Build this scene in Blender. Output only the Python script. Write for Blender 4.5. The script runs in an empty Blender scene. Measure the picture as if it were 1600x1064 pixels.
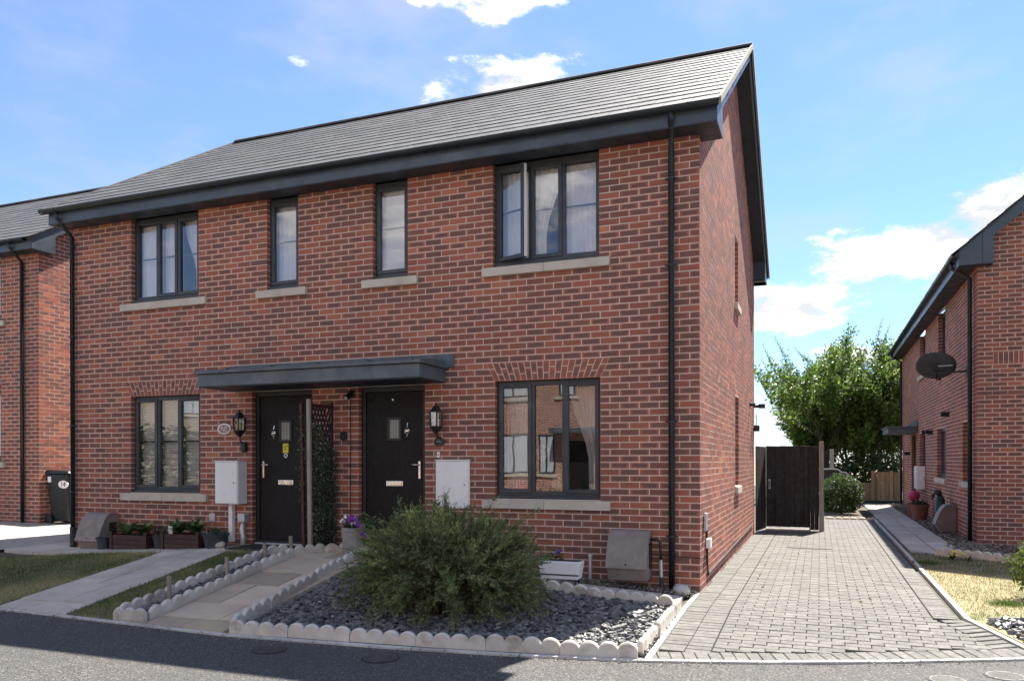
import bpy, math, random
from mathutils import Vector, Matrix, noise as mnoise

# ---------------------------------------------------------------- scene basics
RND = random.Random(11)
sc = bpy.context.scene
COL = sc.collection
rad = math.radians

# camera (solved from brick courses, sills and drive lines of the place)
CAM = Vector((1.2198, -8.7285, 1.4479))
yaw, pit, rol = rad(-21.448), rad(-0.078), rad(-0.110)
fw = Vector((math.sin(yaw)*math.cos(pit), math.cos(yaw)*math.cos(pit), math.sin(pit)))
rt = Vector((math.cos(yaw), -math.sin(yaw), 0))
up = rt.cross(fw)
rt, up = rt*math.cos(rol)+up*math.sin(rol), up*math.cos(rol)-rt*math.sin(rol)
cd = bpy.data.cameras.new('camera')
cam = bpy.data.objects.new('camera', cd)
COL.objects.link(cam)
cam.matrix_world = Matrix(((rt.x, up.x, -fw.x, CAM.x), (rt.y, up.y, -fw.y, CAM.y),
                           (rt.z, up.z, -fw.z, CAM.z), (0, 0, 0, 1)))
cd.sensor_width = 36
cd.lens = 1223.9/1600*36
cd.shift_y = (722.1-532)/1600
cd.clip_start = 0.05
cd.clip_end = 3000
sc.camera = cam

# sun: behind the houses, a little to the right
SUNV = Vector((0.21, 0.70, 1.0)).normalized()
ELEV = math.asin(SUNV.z)
AZ = math.atan2(SUNV.x, SUNV.y)
sl = bpy.data.lights.new('sun', 'SUN')
sl.energy = 4.1
sl.angle = rad(0.55)
sl.color = (1.0, 0.94, 0.85)
so = bpy.data.objects.new('sun', sl)
COL.objects.link(so)
so.rotation_euler = (-SUNV).to_track_quat('-Z', 'Y').to_euler()
so.location = SUNV*60

# sky
w = bpy.data.worlds.new('World')
sc.world = w
w.use_nodes = True
nt = w.node_tree
for n in list(nt.nodes):
    nt.nodes.remove(n)


def WN(t, **k):
    n = nt.nodes.new(t)
    for a, b in k.items():
        setattr(n, a, b)
    return n


def wmath(op, a, b=None, c=None):
    n = WN('ShaderNodeMath', operation=op)
    for i, x in enumerate((a, b, c)):
        if x is None:
            continue
        if isinstance(x, (int, float)):
            n.inputs[i].default_value = x
        else:
            nt.links.new(x, n.inputs[i])
    return n.outputs[0]


sky = WN('ShaderNodeTexSky')
sky.sky_type = 'NISHITA'
sky.sun_disc = False
sky.sun_elevation = ELEV
sky.sun_rotation = AZ
sky.air_density = 1.0
sky.dust_density = 0.0
sky.ozone_density = 9.0
tc = WN('ShaderNodeTexCoord')
sep = WN('ShaderNodeSeparateXYZ')
nt.links.new(tc.outputs['Generated'], sep.inputs[0])
az = wmath('MULTIPLY', wmath('ARCTAN2', sep.outputs[0], sep.outputs[1]), 57.2958)
el = wmath('MULTIPLY', wmath('ARCSINE', sep.outputs[2]), 57.2958)
cmb = WN('ShaderNodeCombineXYZ')
nt.links.new(wmath('MULTIPLY', az, 0.10), cmb.inputs[0])
nt.links.new(wmath('MULTIPLY', el, 0.22), cmb.inputs[1])
nz = WN('ShaderNodeTexNoise')
nz.inputs['Scale'].default_value = 1.9
nz.inputs['Detail'].default_value = 9
nz.inputs['Roughness'].default_value = 0.62
nt.links.new(cmb.outputs[0], nz.inputs['Vector'])
nz2 = WN('ShaderNodeTexNoise')
nz2.inputs['Scale'].default_value = 0.55
nz2.inputs['Detail'].default_value = 5
nt.links.new(cmb.outputs[0], nz2.inputs['Vector'])
# cumulus clouds in view, then unseen ones enlarged for fill light, as noise-broken ellipses
blobs = None
for (a0, e0, ra, re, amp) in ((-23.3, 30.6, 5.0, 1.3, 1.0), (-21.6, 25.6, 4.9, 1.9, 1.0), (-19.5, 25.2, 3.6, 1.6, .6), (-37.1, 26.1, 1.3, 0.5, .75),
                              (2.0, 13.3, 3.6, 1.7, 1.0), (6.9, 13.3, 4.2, 2.4, 1.05), (10.5, 15.0, 4.0, 2.6, 1.0),
                              (-1.6, 10.4, 4.6, 1.9, 1.05), (-4.5, 10.6, 3.5, 1.8, 1.0), (2.8, 7.1, 5.5, 1.1, .8), (6.0, 8.6, 2.6, .7, .7), (-2.5, 3.6, 7, 1.5, .8),
                              (9.3, 26.0, 2.2, 1.6, .45), (40, 17, 9, 4, 1.0), (75, 24, 10, 5, 1), (120, 18, 14, 8, 1.1),
                              (165, 28, 18, 10, 1.1), (-150, 22, 16, 10, 1.1), (-110, 26, 12, 6, 1), (-80, 12, 9, 3, 1), (150, 55, 30, 9, 1), (-130, 50, 25, 8, 1)):
    da = wmath('DIVIDE', wmath('SUBTRACT', az, a0), ra)
    de = wmath('DIVIDE', wmath('SUBTRACT', el, e0), re)
    d2 = wmath('ADD', wmath('MULTIPLY', da, da), wmath('MULTIPLY', de, de))
    g = wmath('MULTIPLY', wmath('EXPONENT', wmath('MULTIPLY', d2, -0.8)), amp)
    blobs = g if blobs is None else wmath('MAXIMUM', blobs, g)
dens = wmath('ADD', blobs, wmath('MULTIPLY', wmath('SUBTRACT', nz.outputs[0], 0.5), 2.0))
mr = WN('ShaderNodeMapRange')
mr.interpolation_type = 'SMOOTHSTEP'
nt.links.new(dens, mr.inputs[0])
mr.inputs[1].default_value = 0.44
mr.inputs[2].default_value = 0.84
# thin high cloud everywhere
mr2 = WN('ShaderNodeMapRange')
mr2.interpolation_type = 'SMOOTHSTEP'
nt.links.new(wmath('ADD', wmath('MULTIPLY', nz2.outputs[0], 0.8), wmath('MULTIPLY', nz.outputs[0], 0.25)), mr2.inputs[0])
mr2.inputs[1].default_value = 0.47
mr2.inputs[2].default_value = 0.72
mr2.inputs[3].default_value = 0.12
mr2.inputs[4].default_value = 0.50
hz = WN('ShaderNodeMapRange')
hz.interpolation_type = 'SMOOTHSTEP'
nt.links.new(el, hz.inputs[0])
hz.inputs[1].default_value = 8
hz.inputs[2].default_value = -1
hz.inputs[4].default_value = 0.5
veil = wmath('MINIMUM', wmath('ADD', mr2.outputs[0], hz.outputs[0]), 1.0)
# cloud tone: sun-lit tops, greyer thick bases
shade = WN('ShaderNodeMapRange')
nt.links.new(wmath('ADD', nz.outputs[0], wmath('MULTIPLY', nz2.outputs[0], .6)), shade.inputs[0])
shade.inputs[1].default_value = 0.72
shade.inputs[2].default_value = 1.12
cc = WN('ShaderNodeMix', data_type='RGBA')
nt.links.new(shade.outputs[0], cc.inputs[0])
cc.inputs[6].default_value = (3.7, 3.85, 4.05, 1)
cc.inputs[7].default_value = (13.0, 12.6, 12.0, 1)
mx = WN('ShaderNodeMix', data_type='RGBA')
mv = WN('ShaderNodeMix', data_type='RGBA')
nt.links.new(veil, mv.inputs[0])
nt.links.new(sky.outputs[0], mv.inputs[6])
mv.inputs[7].default_value = (3.5, 3.5, 3.6, 1)
nt.links.new(mr.outputs[0], mx.inputs[0])
nt.links.new(mv.outputs[2], mx.inputs[6])
nt.links.new(cc.outputs[2], mx.inputs[7])
bg = WN('ShaderNodeBackground')
bg.inputs[1].default_value = 0.065
nt.links.new(mx.outputs[2], bg.inputs[0])
wo = WN('ShaderNodeOutputWorld')
nt.links.new(bg.outputs[0], wo.inputs[0])

sc.view_settings.view_transform = 'Standard'
sc.view_settings.look = 'None'
sc.view_settings.gamma = 1
sc.view_settings.exposure = 1.84
sc.view_settings.use_curve_mapping = False

# ---------------------------------------------------------------- helpers
WO = {}


def put(o, parent=None, loc=(0, 0, 0)):
    loc = Vector(loc)
    COL.objects.link(o)
    if parent is not None:
        o.parent = parent
        o.location = loc-WO[parent]
    else:
        o.location = loc
    WO[o] = loc
    return o


def tag(o, label=None, cat=None, group=None, kind=None):
    if label: o['label'] = label
    if cat: o['category'] = cat
    if group: o['group'] = group
    if kind: o['kind'] = kind
    return o


def thing(name, loc, label, cat, group=None):
    o = bpy.data.objects.new(name, None)
    o.empty_display_size = 0.2
    put(o, None, loc)
    return tag(o, label, cat, group)


class Frame:
    """wall frame: u along the wall, d into the wall (negative = proud), z up"""
    def __init__(s, O, U, N):
        s.O, s.U, s.N = Vector(O), Vector(U), Vector(N)

    def __call__(s, u, d, z):
        return s.O+s.U*u-s.N*d+Vector((0, 0, z))


WORLD = Frame((0, 0, 0), (1, 0, 0), (0, -1, 0))
BOXF = ((0, 1, 5, 4), (1, 2, 6, 5), (2, 3, 7, 6), (3, 0, 4, 7), (4, 5, 6, 7), (3, 2, 1, 0))


class MB:
    def __init__(s):
        s.v, s.f, s.uv, s.r = [], [], [], []

    def face(s, pts, uv=None, r=None):
        i = len(s.v)
        s.v += [tuple(p) for p in pts]
        n = len(pts)
        s.f.append(tuple(range(i, i+n)))
        s.uv.append(uv if uv else [(0, 0), (1, 0), (1, 1), (0, 1)][:n] if n <= 4 else [(0, 0)]*n)
        s.r.append(RND.random() if r is None else r)
        return s

    def hexa(s, p, r=None, skip=()):
        """p: 4 bottom corners (counter-clockwise), 4 top corners"""
        i = len(s.v)
        s.v += [tuple(q) for q in p]
        r = RND.random() if r is None else r
        for k, q in enumerate(BOXF):
            if k in skip: continue
            s.f.append(tuple(i+j for j in q))
            s.uv.append([(0, 0), (1, 0), (1, 1), (0, 1)])
            s.r.append(r)
        return s

    def box(s, x0, x1, y0, y1, z0, z1, r=None, F=WORLD, skip=()):
        return s.hexa([F(x0, y0, z0), F(x1, y0, z0), F(x1, y1, z0), F(x0, y1, z0),
                       F(x0, y0, z1), F(x1, y0, z1), F(x1, y1, z1), F(x0, y1, z1)], r, skip)

    def loops(s, rings, closed=True, cap0=False, cap1=False, r=None):
        i = len(s.v)
        n = len(rings[0])
        for q in rings:
            s.v += [tuple(p) for p in q]
        rr = RND.random() if r is None else r
        for a in range(len(rings)-1):
            for b in range(n if closed else n-1):
                c = (b+1) % n
                s.f.append((i+a*n+b, i+a*n+c, i+(a+1)*n+c, i+(a+1)*n+b))
                s.uv.append([(b/n, a), ((b+1)/n, a), ((b+1)/n, a+1), (b/n, a+1)])
                s.r.append(rr)
        if cap0:
            s.f.append(tuple(i+b for b in range(n-1, -1, -1))); s.uv.append([(0, 0)]*n); s.r.append(rr)
        if cap1:
            s.f.append(tuple(i+(len(rings)-1)*n+b for b in range(n))); s.uv.append([(0, 0)]*n); s.r.append(rr)
        return s

    def tube(s, pts, rd, n=8, cap=True, r=None):
        pts = [Vector(p) for p in pts]
        rings = []
        for k, p in enumerate(pts):
            a = pts[max(0, k-1)]
            b = pts[min(len(pts)-1, k+1)]
            t = (b-a).normalized()
            h = Vector((0, 0, 1)) if abs(t.z) < .9 else Vector((1, 0, 0))
            x = t.cross(h).normalized()
            y = t.cross(x)
            q = rd[k] if isinstance(rd, (list, tuple)) else rd
            rings.append([p+x*(q*math.cos(2*math.pi*j/n))+y*(q*math.sin(2*math.pi*j/n)) for j in range(n)])
        return s.loops(rings, True, cap, cap, r)

    def lathe(s, cx, cy, prof, n=20, cap0=True, cap1=True, r=None):
        return s.loops([[(cx+q*math.cos(2*math.pi*j/n), cy+q*math.sin(2*math.pi*j/n), z) for j in range(n)] for q, z in prof],
                       True, cap0, cap1, r)

    def prism(s, A, B, r=None):
        """two matching polygons joined"""
        n = len(A)
        i = len(s.v)
        s.v += [tuple(p) for p in A]+[tuple(p) for p in B]
        rr = RND.random() if r is None else r
        s.f.append(tuple(i+k for k in range(n))); s.uv.append([(0, 0)]*n); s.r.append(rr)
        s.f.append(tuple(i+n+k for k in range(n-1, -1, -1))); s.uv.append([(0, 0)]*n); s.r.append(rr)
        for k in range(n):
            l = (k+1) % n
            s.f.append((i+l, i+k, i+n+k, i+n+l)); s.uv.append([(0, 0), (1, 0), (1, 1), (0, 1)]); s.r.append(rr)
        return s

    def mesh(s, name, mat, smooth=False, off=None):
        me = bpy.data.meshes.new(name)
        v = s.v if off is None else [(a-off[0], b-off[1], c-off[2]) for a, b, c in s.v]
        me.from_pydata(v, [], s.f)
        u = me.uv_layers.new(name='uv')
        flat = [c for q in s.uv for p in q for c in p]
        u.data.foreach_set('uv', flat)
        at = me.attributes.new('rnd', 'FLOAT', 'FACE')
        at.data.foreach_set('value', s.r)
        if smooth:
            me.polygons.foreach_set('use_smooth', [True]*len(s.f))
        me.materials.append(mat)
        me.update()
        return me

    def build(s, name, mat, parent=None, smooth=False, bevel=0, kind=None, label=None):
        xs = [p[0] for p in s.v]; ys = [p[1] for p in s.v]; zs = [p[2] for p in s.v]
        off = ((min(xs)+max(xs))/2, (min(ys)+max(ys))/2, min(zs))
        o = bpy.data.objects.new(name, s.mesh(name, mat, smooth, off))
        put(o, parent, off)
        if bevel:
            b = o.modifiers.new('bevel', 'BEVEL')
            b.width = bevel
            b.segments = 2
            b.limit_method = 'ANGLE'
            b.angle_limit = rad(40)
        if kind: o['kind'] = kind
        if label: o['label'] = label
        return o


# ---------------------------------------------------------------- materials
def newmat(name):
    m = bpy.data.materials.new(name)
    m.use_nodes = True
    return m, m.node_tree, m.node_tree.nodes['Principled BSDF']


class NG:
    def __init__(s, t): s.t = t

    def n(s, ty, **k):
        q = s.t.nodes.new(ty)
        for a, b in k.items(): setattr(q, a, b)
        return q

    def l(s, a, b): s.t.links.new(a, b)

    def math(s, op, a, b=None):
        q = s.n('ShaderNodeMath', operation=op)
        for i, x in enumerate((a, b)):
            if x is None: continue
            if isinstance(x, (int, float)): q.inputs[i].default_value = x
            else: s.l(x, q.inputs[i])
        return q.outputs[0]

    def noise(s, scale, detail=4, rough=.55, vec=None, stretch=None):
        q = s.n('ShaderNodeTexNoise')
        q.inputs['Scale'].default_value = scale
        q.inputs['Detail'].default_value = detail
        q.inputs['Roughness'].default_value = rough
        if vec is None:
            vec = s.n('ShaderNodeNewGeometry').outputs['Position']
        if stretch:
            mp = s.n('ShaderNodeMapping')
            mp.inputs['Scale'].default_value = stretch
            s.l(vec, mp.inputs[0])
            vec = mp.outputs[0]
        s.l(vec, q.inputs['Vector'])
        return q.outputs[0]

    def rng(s, x, a, b, c=0, d=1, smooth=True):
        q = s.n('ShaderNodeMapRange')
        if smooth: q.interpolation_type = 'SMOOTHSTEP'
        s.l(x, q.inputs[0])
        for i, v in enumerate((a, b, c, d)): q.inputs[i+1].default_value = v
        return q.outputs[0]

    def mix(s, f, a, b, blend='MIX'):
        q = s.n('ShaderNodeMix', data_type='RGBA', blend_type=blend)
        if isinstance(f, (int, float)): q.inputs[0].default_value = f
        else: s.l(f, q.inputs[0])
        for i, x in ((6, a), (7, b)):
            if isinstance(x, tuple): q.inputs[i].default_value = (*x[:3], 1)
            else: s.l(x, q.inputs[i])
        return q.outputs[2]

    def ramp(s, x, stops):
        q = s.n('ShaderNodeValToRGB')
        e = q.color_ramp.elements
        while len(e) < len(stops): e.new(0.5)
        for i, (p, c) in enumerate(stops):
            e[i].position = p
            e[i].color = (*c, 1)
        s.l(x, q.inputs[0])
        return q.outputs[0]

    def attr(s, name='rnd'):
        return s.n('ShaderNodeAttribute', attribute_name=name).outputs['Fac']

    def bump(s, h, strength, dist=.01):
        q = s.n('ShaderNodeBump')
        q.inputs['Strength'].default_value = strength
        q.inputs['Distance'].default_value = dist
        s.l(h, q.inputs['Height'])
        return q.outputs[0]


def simple(name, c1, c2=None, scale=6, rough=.6, bump=0, bscale=60, metal=0, spec=.5, vary=0, c3=None, dist=.004, stretch=None, rv=0.12):
    m, t, b = newmat(name)
    g = NG(t)
    col = c1
    b.inputs['Metallic'].default_value = metal
    b.inputs['Specular IOR Level'].default_value = spec
    nz = g.noise(scale, 5, stretch=stretch)
    if c2 is None: c2 = tuple(x*.8 for x in c1)
    col = g.mix(g.rng(nz, .35, .65), c1, c2)
    if c3 is not None:
        col = g.mix(g.rng(g.noise(scale*.37, 6, .65), .52, .68), col, c3)
    col = g.mix(g.rng(g.noise(.9, 4, .6), .42, .66, 0, .30), col, tuple(x*.72 for x in c1))
    if vary:
        f = g.math('ADD', g.math('MULTIPLY', g.attr(), vary), 1-vary/2)
        q = g.n('ShaderNodeVectorMath', operation='SCALE')
        g.l(col, q.inputs[0]); g.l(f, q.inputs['Scale'])
        col = q.outputs[0]
    g.l(col, b.inputs['Base Color'])
    g.l(g.rng(g.noise(scale*2.3, 4), .3, .7, max(0, rough-rv), min(1, rough+rv)), b.inputs['Roughness'])
    if bump:
        g.l(g.bump(g.noise(bscale, 5, .6), bump, dist), b.inputs['Normal'])
    return m


def brick_mat(name):
    m, t, b = newmat(name)
    g = NG(t)
    r = g.attr()
    base = g.ramp(r, [(0, (.17, .080, .066)), (.10, (.235, .090, .066)), (.24, (.34, .110, .072)), (.5, (.40, .128, .080)), (.72, (.44, .142, .085)), (.9, (.48, .162, .092)), (1, (.53, .20, .115))])
    uvn = g.n('ShaderNodeUVMap', uv_map='uv')
    sx = g.n('ShaderNodeSeparateXYZ')
    g.l(uvn.outputs[0], sx.inputs[0])
    dx = g.math('ABSOLUTE', g.math('SUBTRACT', sx.outputs[0], .5))
    dy = g.math('ABSOLUTE', g.math('SUBTRACT', sx.outputs[1], .5))
    nz = g.noise(23, 5, .65, stretch=(1, 1, 2.2))
    # dark kiln-flash in the middle of many bricks, red edges
    inx = g.rng(g.math('ADD', dx, g.math('MULTIPLY', g.math('SUBTRACT', nz, .5), .35)), .46, .33)
    iny = g.rng(g.math('ADD', dy, g.math('MULTIPLY', g.math('SUBTRACT', nz, .5), .6)), .46, .22)
    patch = g.math('MULTIPLY', inx, iny)
    amt = g.rng(g.math('FRACT', g.math('MULTIPLY', r, 17.3)), .1, .85, .1, 1.0)
    col = g.mix(g.math('MULTIPLY', patch, amt), base, (.135, .083, .077))
    fine = g.noise(85, 5, .75)
    col = g.mix(g.rng(fine, .45, .75, 0, .45), col, (.56, .24, .145))
    col = g.mix(g.rng(g.noise(.55, 5, .6), .40, .62, .35, 0), col, (.17, .075, .055))
    col = g.mix(g.rng(g.noise(1.3, 5, .65, stretch=(1, 1, .25)), .55, .72, 0, .22), col, (.20, .10, .08))
    # lime bloom, a few pale scuffs
    col = g.mix(g.rng(g.noise(2.6, 7, .72), .64, .84, 0, .30), col, (.42, .34, .30))
    g.l(col, b.inputs['Base Color'])
    b.inputs['Roughness'].default_value = .82
    b.inputs['Specular IOR Level'].default_value = .25
    g.l(g.bump(g.math('ADD', g.noise(70, 5, .7), g.math('MULTIPLY', g.noise(16, 3), .25)), .45, .003), b.inputs['Normal'])
    return m


def glass_mat(name, tint=(1, 1, 1), ior=1.62):
    m, t, b = newmat(name)
    g = NG(t)
    t.nodes.remove(b)
    tr = g.n('ShaderNodeBsdfTransparent')
    tr.inputs[0].default_value = (*tint, 1)
    gl = g.n('ShaderNodeBsdfGlossy')
    gl.inputs['Roughness'].default_value = .0
    gl.inputs['Color'].default_value = (.95, .97, 1, 1)
    gl.distribution = 'GGX'
    g.l(g.bump(g.noise(1.7, 2), .035, .02), gl.inputs['Normal'])
    fr = g.n('ShaderNodeFresnel')
    fr.inputs[0].default_value = ior
    ms = g.n('ShaderNodeMixShader')
    f = g.math('MINIMUM', g.math('MULTIPLY', fr.outputs[0], 2.3), 1.0)
    g.l(f, ms.inputs[0]); g.l(tr.outputs[0], ms.inputs[1]); g.l(gl.outputs[0], ms.inputs[2])
    g.l(ms.outputs[0], t.nodes['Material Output'].inputs[0])
    return m


def leaf_mat(name, stops, rough=.5, trans=.35):
    m, t, b = newmat(name)
    g = NG(t)
    col = g.ramp(g.attr(), stops)
    col = g.mix(g.rng(g.noise(2.2, 3), .35, .7, 0, .35), col, tuple(x*.6 for x in stops[0][1]))
    g.l(col, b.inputs['Base Color'])
    b.inputs['Roughness'].default_value = rough
    b.inputs['Specular IOR Level'].default_value = .35
    tl = g.n('ShaderNodeBsdfTranslucent')
    q = g.n('ShaderNodeVectorMath', operation='MULTIPLY')
    g.l(col, q.inputs[0]); q.inputs[1].default_value = (1.25, 1.5, .8)
    g.l(q.outputs[0], tl.inputs[0])
    ms = g.n('ShaderNodeMixShader')
    ms.inputs[0].default_value = trans
    g.l(b.outputs[0], ms.inputs[1]); g.l(tl.outputs[0], ms.inputs[2])
    g.l(ms.outputs[0], t.nodes['Material Output'].inputs[0])
    return m


def asphalt_mat(name):
    m, t, b = newmat(name)
    g = NG(t)
    geo = g.n('ShaderNodeNewGeometry').outputs['Position']
    vo = g.n('ShaderNodeTexVoronoi')
    vo.inputs['Scale'].default_value = 95
    g.l(geo, vo.inputs['Vector'])
    sp = g.n('ShaderNodeSeparateColor')
    g.l(vo.outputs['Color'], sp.inputs[0])
    col = g.ramp(sp.outputs[0], [(0, (.038, .036, .034)), (.45, (.060, .057, .053)), (.8, (.092, .087, .080)), (1, (.20, .188, .17))])
    col = g.mix(g.rng(g.noise(1.1, 6, .6), .4, .7, 0, .3), col, (.066, .063, .06))
    col = g.mix(g.rng(g.noise(3.4, 6, .7), .62, .8, 0, .4), col, (.15, .138, .123))
    col = g.mix(g.rng(g.noise(.45, 6, .6), .45, .6, 0, .35), col, (.055, .053, .052))
    g.l(col, b.inputs['Base Color'])
    b.inputs['Roughness'].default_value = .85
    g.l(g.bump(vo.outputs['Distance'], .8, .006), b.inputs['Normal'])
    return m


def tilemat(name):
    m, t, b = newmat(name)
    g = NG(t)
    r = g.attr()
    col = g.ramp(r, [(0, (.086, .083, .080)), (.5, (.105, .102, .098)), (.92, (.122, .118, .112)), (1, (.15, .144, .135))])
    col = g.mix(g.rng(g.noise(2.6, 6, .7), .5, .75, 0, .45), col, (.17, .163, .15))
    col = g.mix(g.rng(g.noise(9, 5, .7), .62, .8, 0, .4), col, (.075, .075, .074))
    g.l(col, b.inputs['Base Color'])
    g.l(g.rng(g.noise(7, 4), .3, .7, .5, .72), b.inputs['Roughness'])
    g.l(g.bump(g.noise(60, 5), .35, .004), b.inputs['Normal'])
    return m


BRICK = brick_mat('brick')
MORTAR = simple('mortar', (.68, .565, .48), (.59, .485, .41), 9, .9, .4, 120, c3=(.74, .63, .55))
TILE = tilemat('roof_tile')
ANTH = simple('anthracite_plastic', (.040, .045, .052), (.050, .056, .063), 3, .42, 0, spec=.45, c3=(.062, .067, .073))
FASC = simple('fascia_board', (.055, .070, .086), (.070, .086, .102), 1.5, .38, 0, spec=.5, c3=(.088, .10, .112))
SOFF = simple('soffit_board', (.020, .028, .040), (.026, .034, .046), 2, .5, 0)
PIPE = simple('black_plastic', (.010, .016, .020), (.016, .022, .026), 5, .4, 0, spec=.5)
LEAD = simple('lead_roofing', (.075, .096, .112), (.11, .13, .142), 5, .5, .3, 12, spec=.5, c3=(.16, .168, .17))
STONE = simple('cast_stone', (.58, .51, .42), (.52, .45, .37), 5, .85, .4, 90, c3=(.42, .37, .30))
WHITEP = simple('white_plastic', (.90, .885, .86), (.87, .855, .83), 2, .35, 0)
DOORM = simple('door_skin', (.013, .011, .011), (.018, .015, .015), 9, .55, .5, 55, spec=.22, stretch=(8, 8, .6))
CHROME = simple('chrome', (.75, .74, .72), (.6, .6, .6), 6, .22, 0, metal=1)
BLACKM = simple('black_metal', (.010, .010, .011), (.018, .018, .018), 12, .45, .2, 60)
GLASS = glass_mat('window_glass')
CURT = simple('net_curtain', (.90, .89, .88), (.84, .83, .83), 2, .9, 0)
GCURT = simple('grey_curtain', (.60, .58, .56), (.50, .48, .46), 2, .9, 0)
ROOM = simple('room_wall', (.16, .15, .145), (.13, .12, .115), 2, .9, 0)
CONC = simple('concrete', (.60, .52, .43), (.52, .45, .37), 4, .88, .5, 70, c3=(.42, .36, .295), vary=.2)
EDGE = simple('edging_concrete', (.64, .585, .51), (.54, .485, .415), 7, .88, .5, 80, c3=(.31, .24, .18), vary=.3)
KERBM = simple('kerb_concrete', (.58, .56, .51), (.48, .46, .42), 5, .9, .4, 80, c3=(.36, .34, .30), vary=.1)
ASPH = asphalt_mat('asphalt')
PAVER = simple('block_paver', (.150, .142, .127), (.126, .119, .106), 11, .88, .5, 110, vary=.26, c3=(.180, .172, .154))
JOINT = simple('paver_joint', (.09, .082, .068), (.06, .055, .045), 14, .95, .5, 80, c3=(.12, .13, .07))
FLAG = simple('sandstone_flag', (.56, .43, .32), (.46, .35, .27), 2.2, .85, .4, 40, vary=.55, c3=(.60, .46, .29))
SOIL = simple('soil', (.10, .078, .055), (.06, .046, .034), 8, .95, .8, 40, c3=(.16, .13, .085))
DRY = simple('dry_turf', (.33, .27, .155), (.25, .21, .11), 3, .95, .8, 50, c3=(.13, .15, .05))
TURF = simple('turf', (.17, .165, .065), (.24, .20, .11), 3, .95, .8, 50, c3=(.33, .25, .15))
SLATE = simple('slate_chip', (.135, .134, .132), (.185, .182, .176), 20, .55, .3, 60, vary=1.1)
GRAVEL = simple('gravel', (.27, .235, .195), (.19, .165, .135), 20, .85, .3, 60, vary=.9)
GASM = simple('meter_cover_plastic', (.27, .215, .19), (.225, .18, .16), 7, .6, .3, 60, c3=(.33, .275, .25))
WOODD = simple('dark_stained_wood', (.030, .016, .014), (.018, .010, .010), 5, .75, .6, 40, stretch=(9, 9, .5), vary=.5)
WOODR = simple('red_brown_wood', (.060, .022, .018), (.036, .013, .012), 6, .6, .5, 40, stretch=(4, 4, 9), vary=.3)
WOODP = simple('pale_new_wood', (.36, .25, .145), (.27, .18, .10), 5, .8, .5, 50, stretch=(9, 9, .6), vary=.35)
WOODG = simple('grey_wood', (.34, .29, .23), (.25, .21, .165), 6, .85, .5, 50, stretch=(9, 9, .6))
POTB = simple('dark_pot', (.030, .036, .042), (.045, .052, .058), 9, .55, .2, 50)
POTG = simple('grey_stone_pot', (.30, .285, .26), (.25, .235, .215), 8, .85, .4, 70)
TERRA = simple('terracotta', (.22, .085, .055), (.17, .065, .045), 8, .8, .3, 60)
BINM = simple('bin_plastic', (.008, .009, .009), (.014, .015, .014), 9, .38, .15, 60)
ROCK = simple('pale_rock', (.55, .52, .48), (.46, .43, .38), 9, .8, .6, 25, c3=(.38, .33, .27))
IRON = simple('cast_iron', (.075, .073, .071), (.11, .106, .10), 18, .6, .6, 70, metal=.3)
CABLE = simple('cable_rubber', (.02, .018, .017), None, 5, .6)
BARK = simple('bark', (.11, .085, .06), (.07, .053, .038), 14, .95, .9, 40, stretch=(3, 3, .8))
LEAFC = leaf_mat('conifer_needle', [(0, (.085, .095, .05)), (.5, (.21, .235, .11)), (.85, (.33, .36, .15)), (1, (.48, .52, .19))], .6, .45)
LEAFT = leaf_mat('tree_leaf', [(0, (.065, .10, .028)), (.5, (.13, .185, .05)), (1, (.24, .30, .085))], .36, .6)
LEAFB = leaf_mat('bush_leaf', [(0, (.035, .06, .022)), (.6, (.07, .11, .035)), (1, (.19, .23, .07))], .45, .3)
LEAFV = leaf_mat('variegated_leaf', [(0, (.022, .032, .016)), (.6, (.05, .065, .035)), (.8, (.12, .135, .085)), (1, (.30, .31, .24))], .5, .2)
LEAFP = leaf_mat('planter_leaf', [(0, (.035, .075, .028)), (.6, (.08, .14, .045)), (1, (.32, .35, .12))], .4, .25)
LEAFY = leaf_mat('yellow_green_leaf', [(0, (.06, .085, .018)), (.6, (.13, .165, .035)), (1, (.28, .29, .07))], .5, .35)
GRASSM = leaf_mat('grass_blade', [(0, (.07, .115, .028)), (.4, (.13, .165, .05)), (.66, (.29, .25, .115)), (1, (.48, .39, .22))], .7, .25)
GRASSD = leaf_mat('dry_grass_blade', [(0, (.08, .10, .03)), (.25, (.21, .175, .085)), (1, (.38, .31, .18))], .8, .25)


def plain(name, c, rough=.5, metal=0, emit=None):
    m, t, b = newmat(name)
    b.inputs['Base Color'].default_value = (*c, 1)
    b.inputs['Roughness'].default_value = rough
    b.inputs['Metallic'].default_value = metal
    return m


PETAL = plain('purple_petal', (.20, .03, .30), .6)
PETALW = plain('white_petal', (.62, .60, .66), .6)
YELLOW = plain('yellow_vinyl', (.75, .62, .03), .5)
BLUEP = plain('blue_petal', (.05, .07, .35), .6)
YPET = plain('yellow_petal', (.75, .55, .02), .6)
PINK = plain('magenta_paint', (.42, .02, .10), .4)
GREENJ = plain('dark_green_paint', (.010, .045, .040), .5)
FROST = plain('frosted_pane', (.16, .155, .14), .3)
CREAM = plain('lamp_panel', (.62, .56, .42), .25)
BLACKF = plain('black_face', (.006, .006, .007), .5)
MATM = simple('coir_mat', (.012, .012, .012), (.02, .02, .02), 60, .95, .8, 200)
SILV = plain('silver_sheet', (.55, .56, .58), .35, .4)


# ---------------------------------------------------------------- terrain functions
def lerp(a, b, t): return a+(b-a)*t


def pw(pts, x):
    if x <= pts[0][0]: return pts[0][1]
    for (a, b), (c, d) in zip(pts, pts[1:]):
        if x <= c: return lerp(b, d, (x-a)/(c-a))
    return pts[-1][1]


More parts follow.
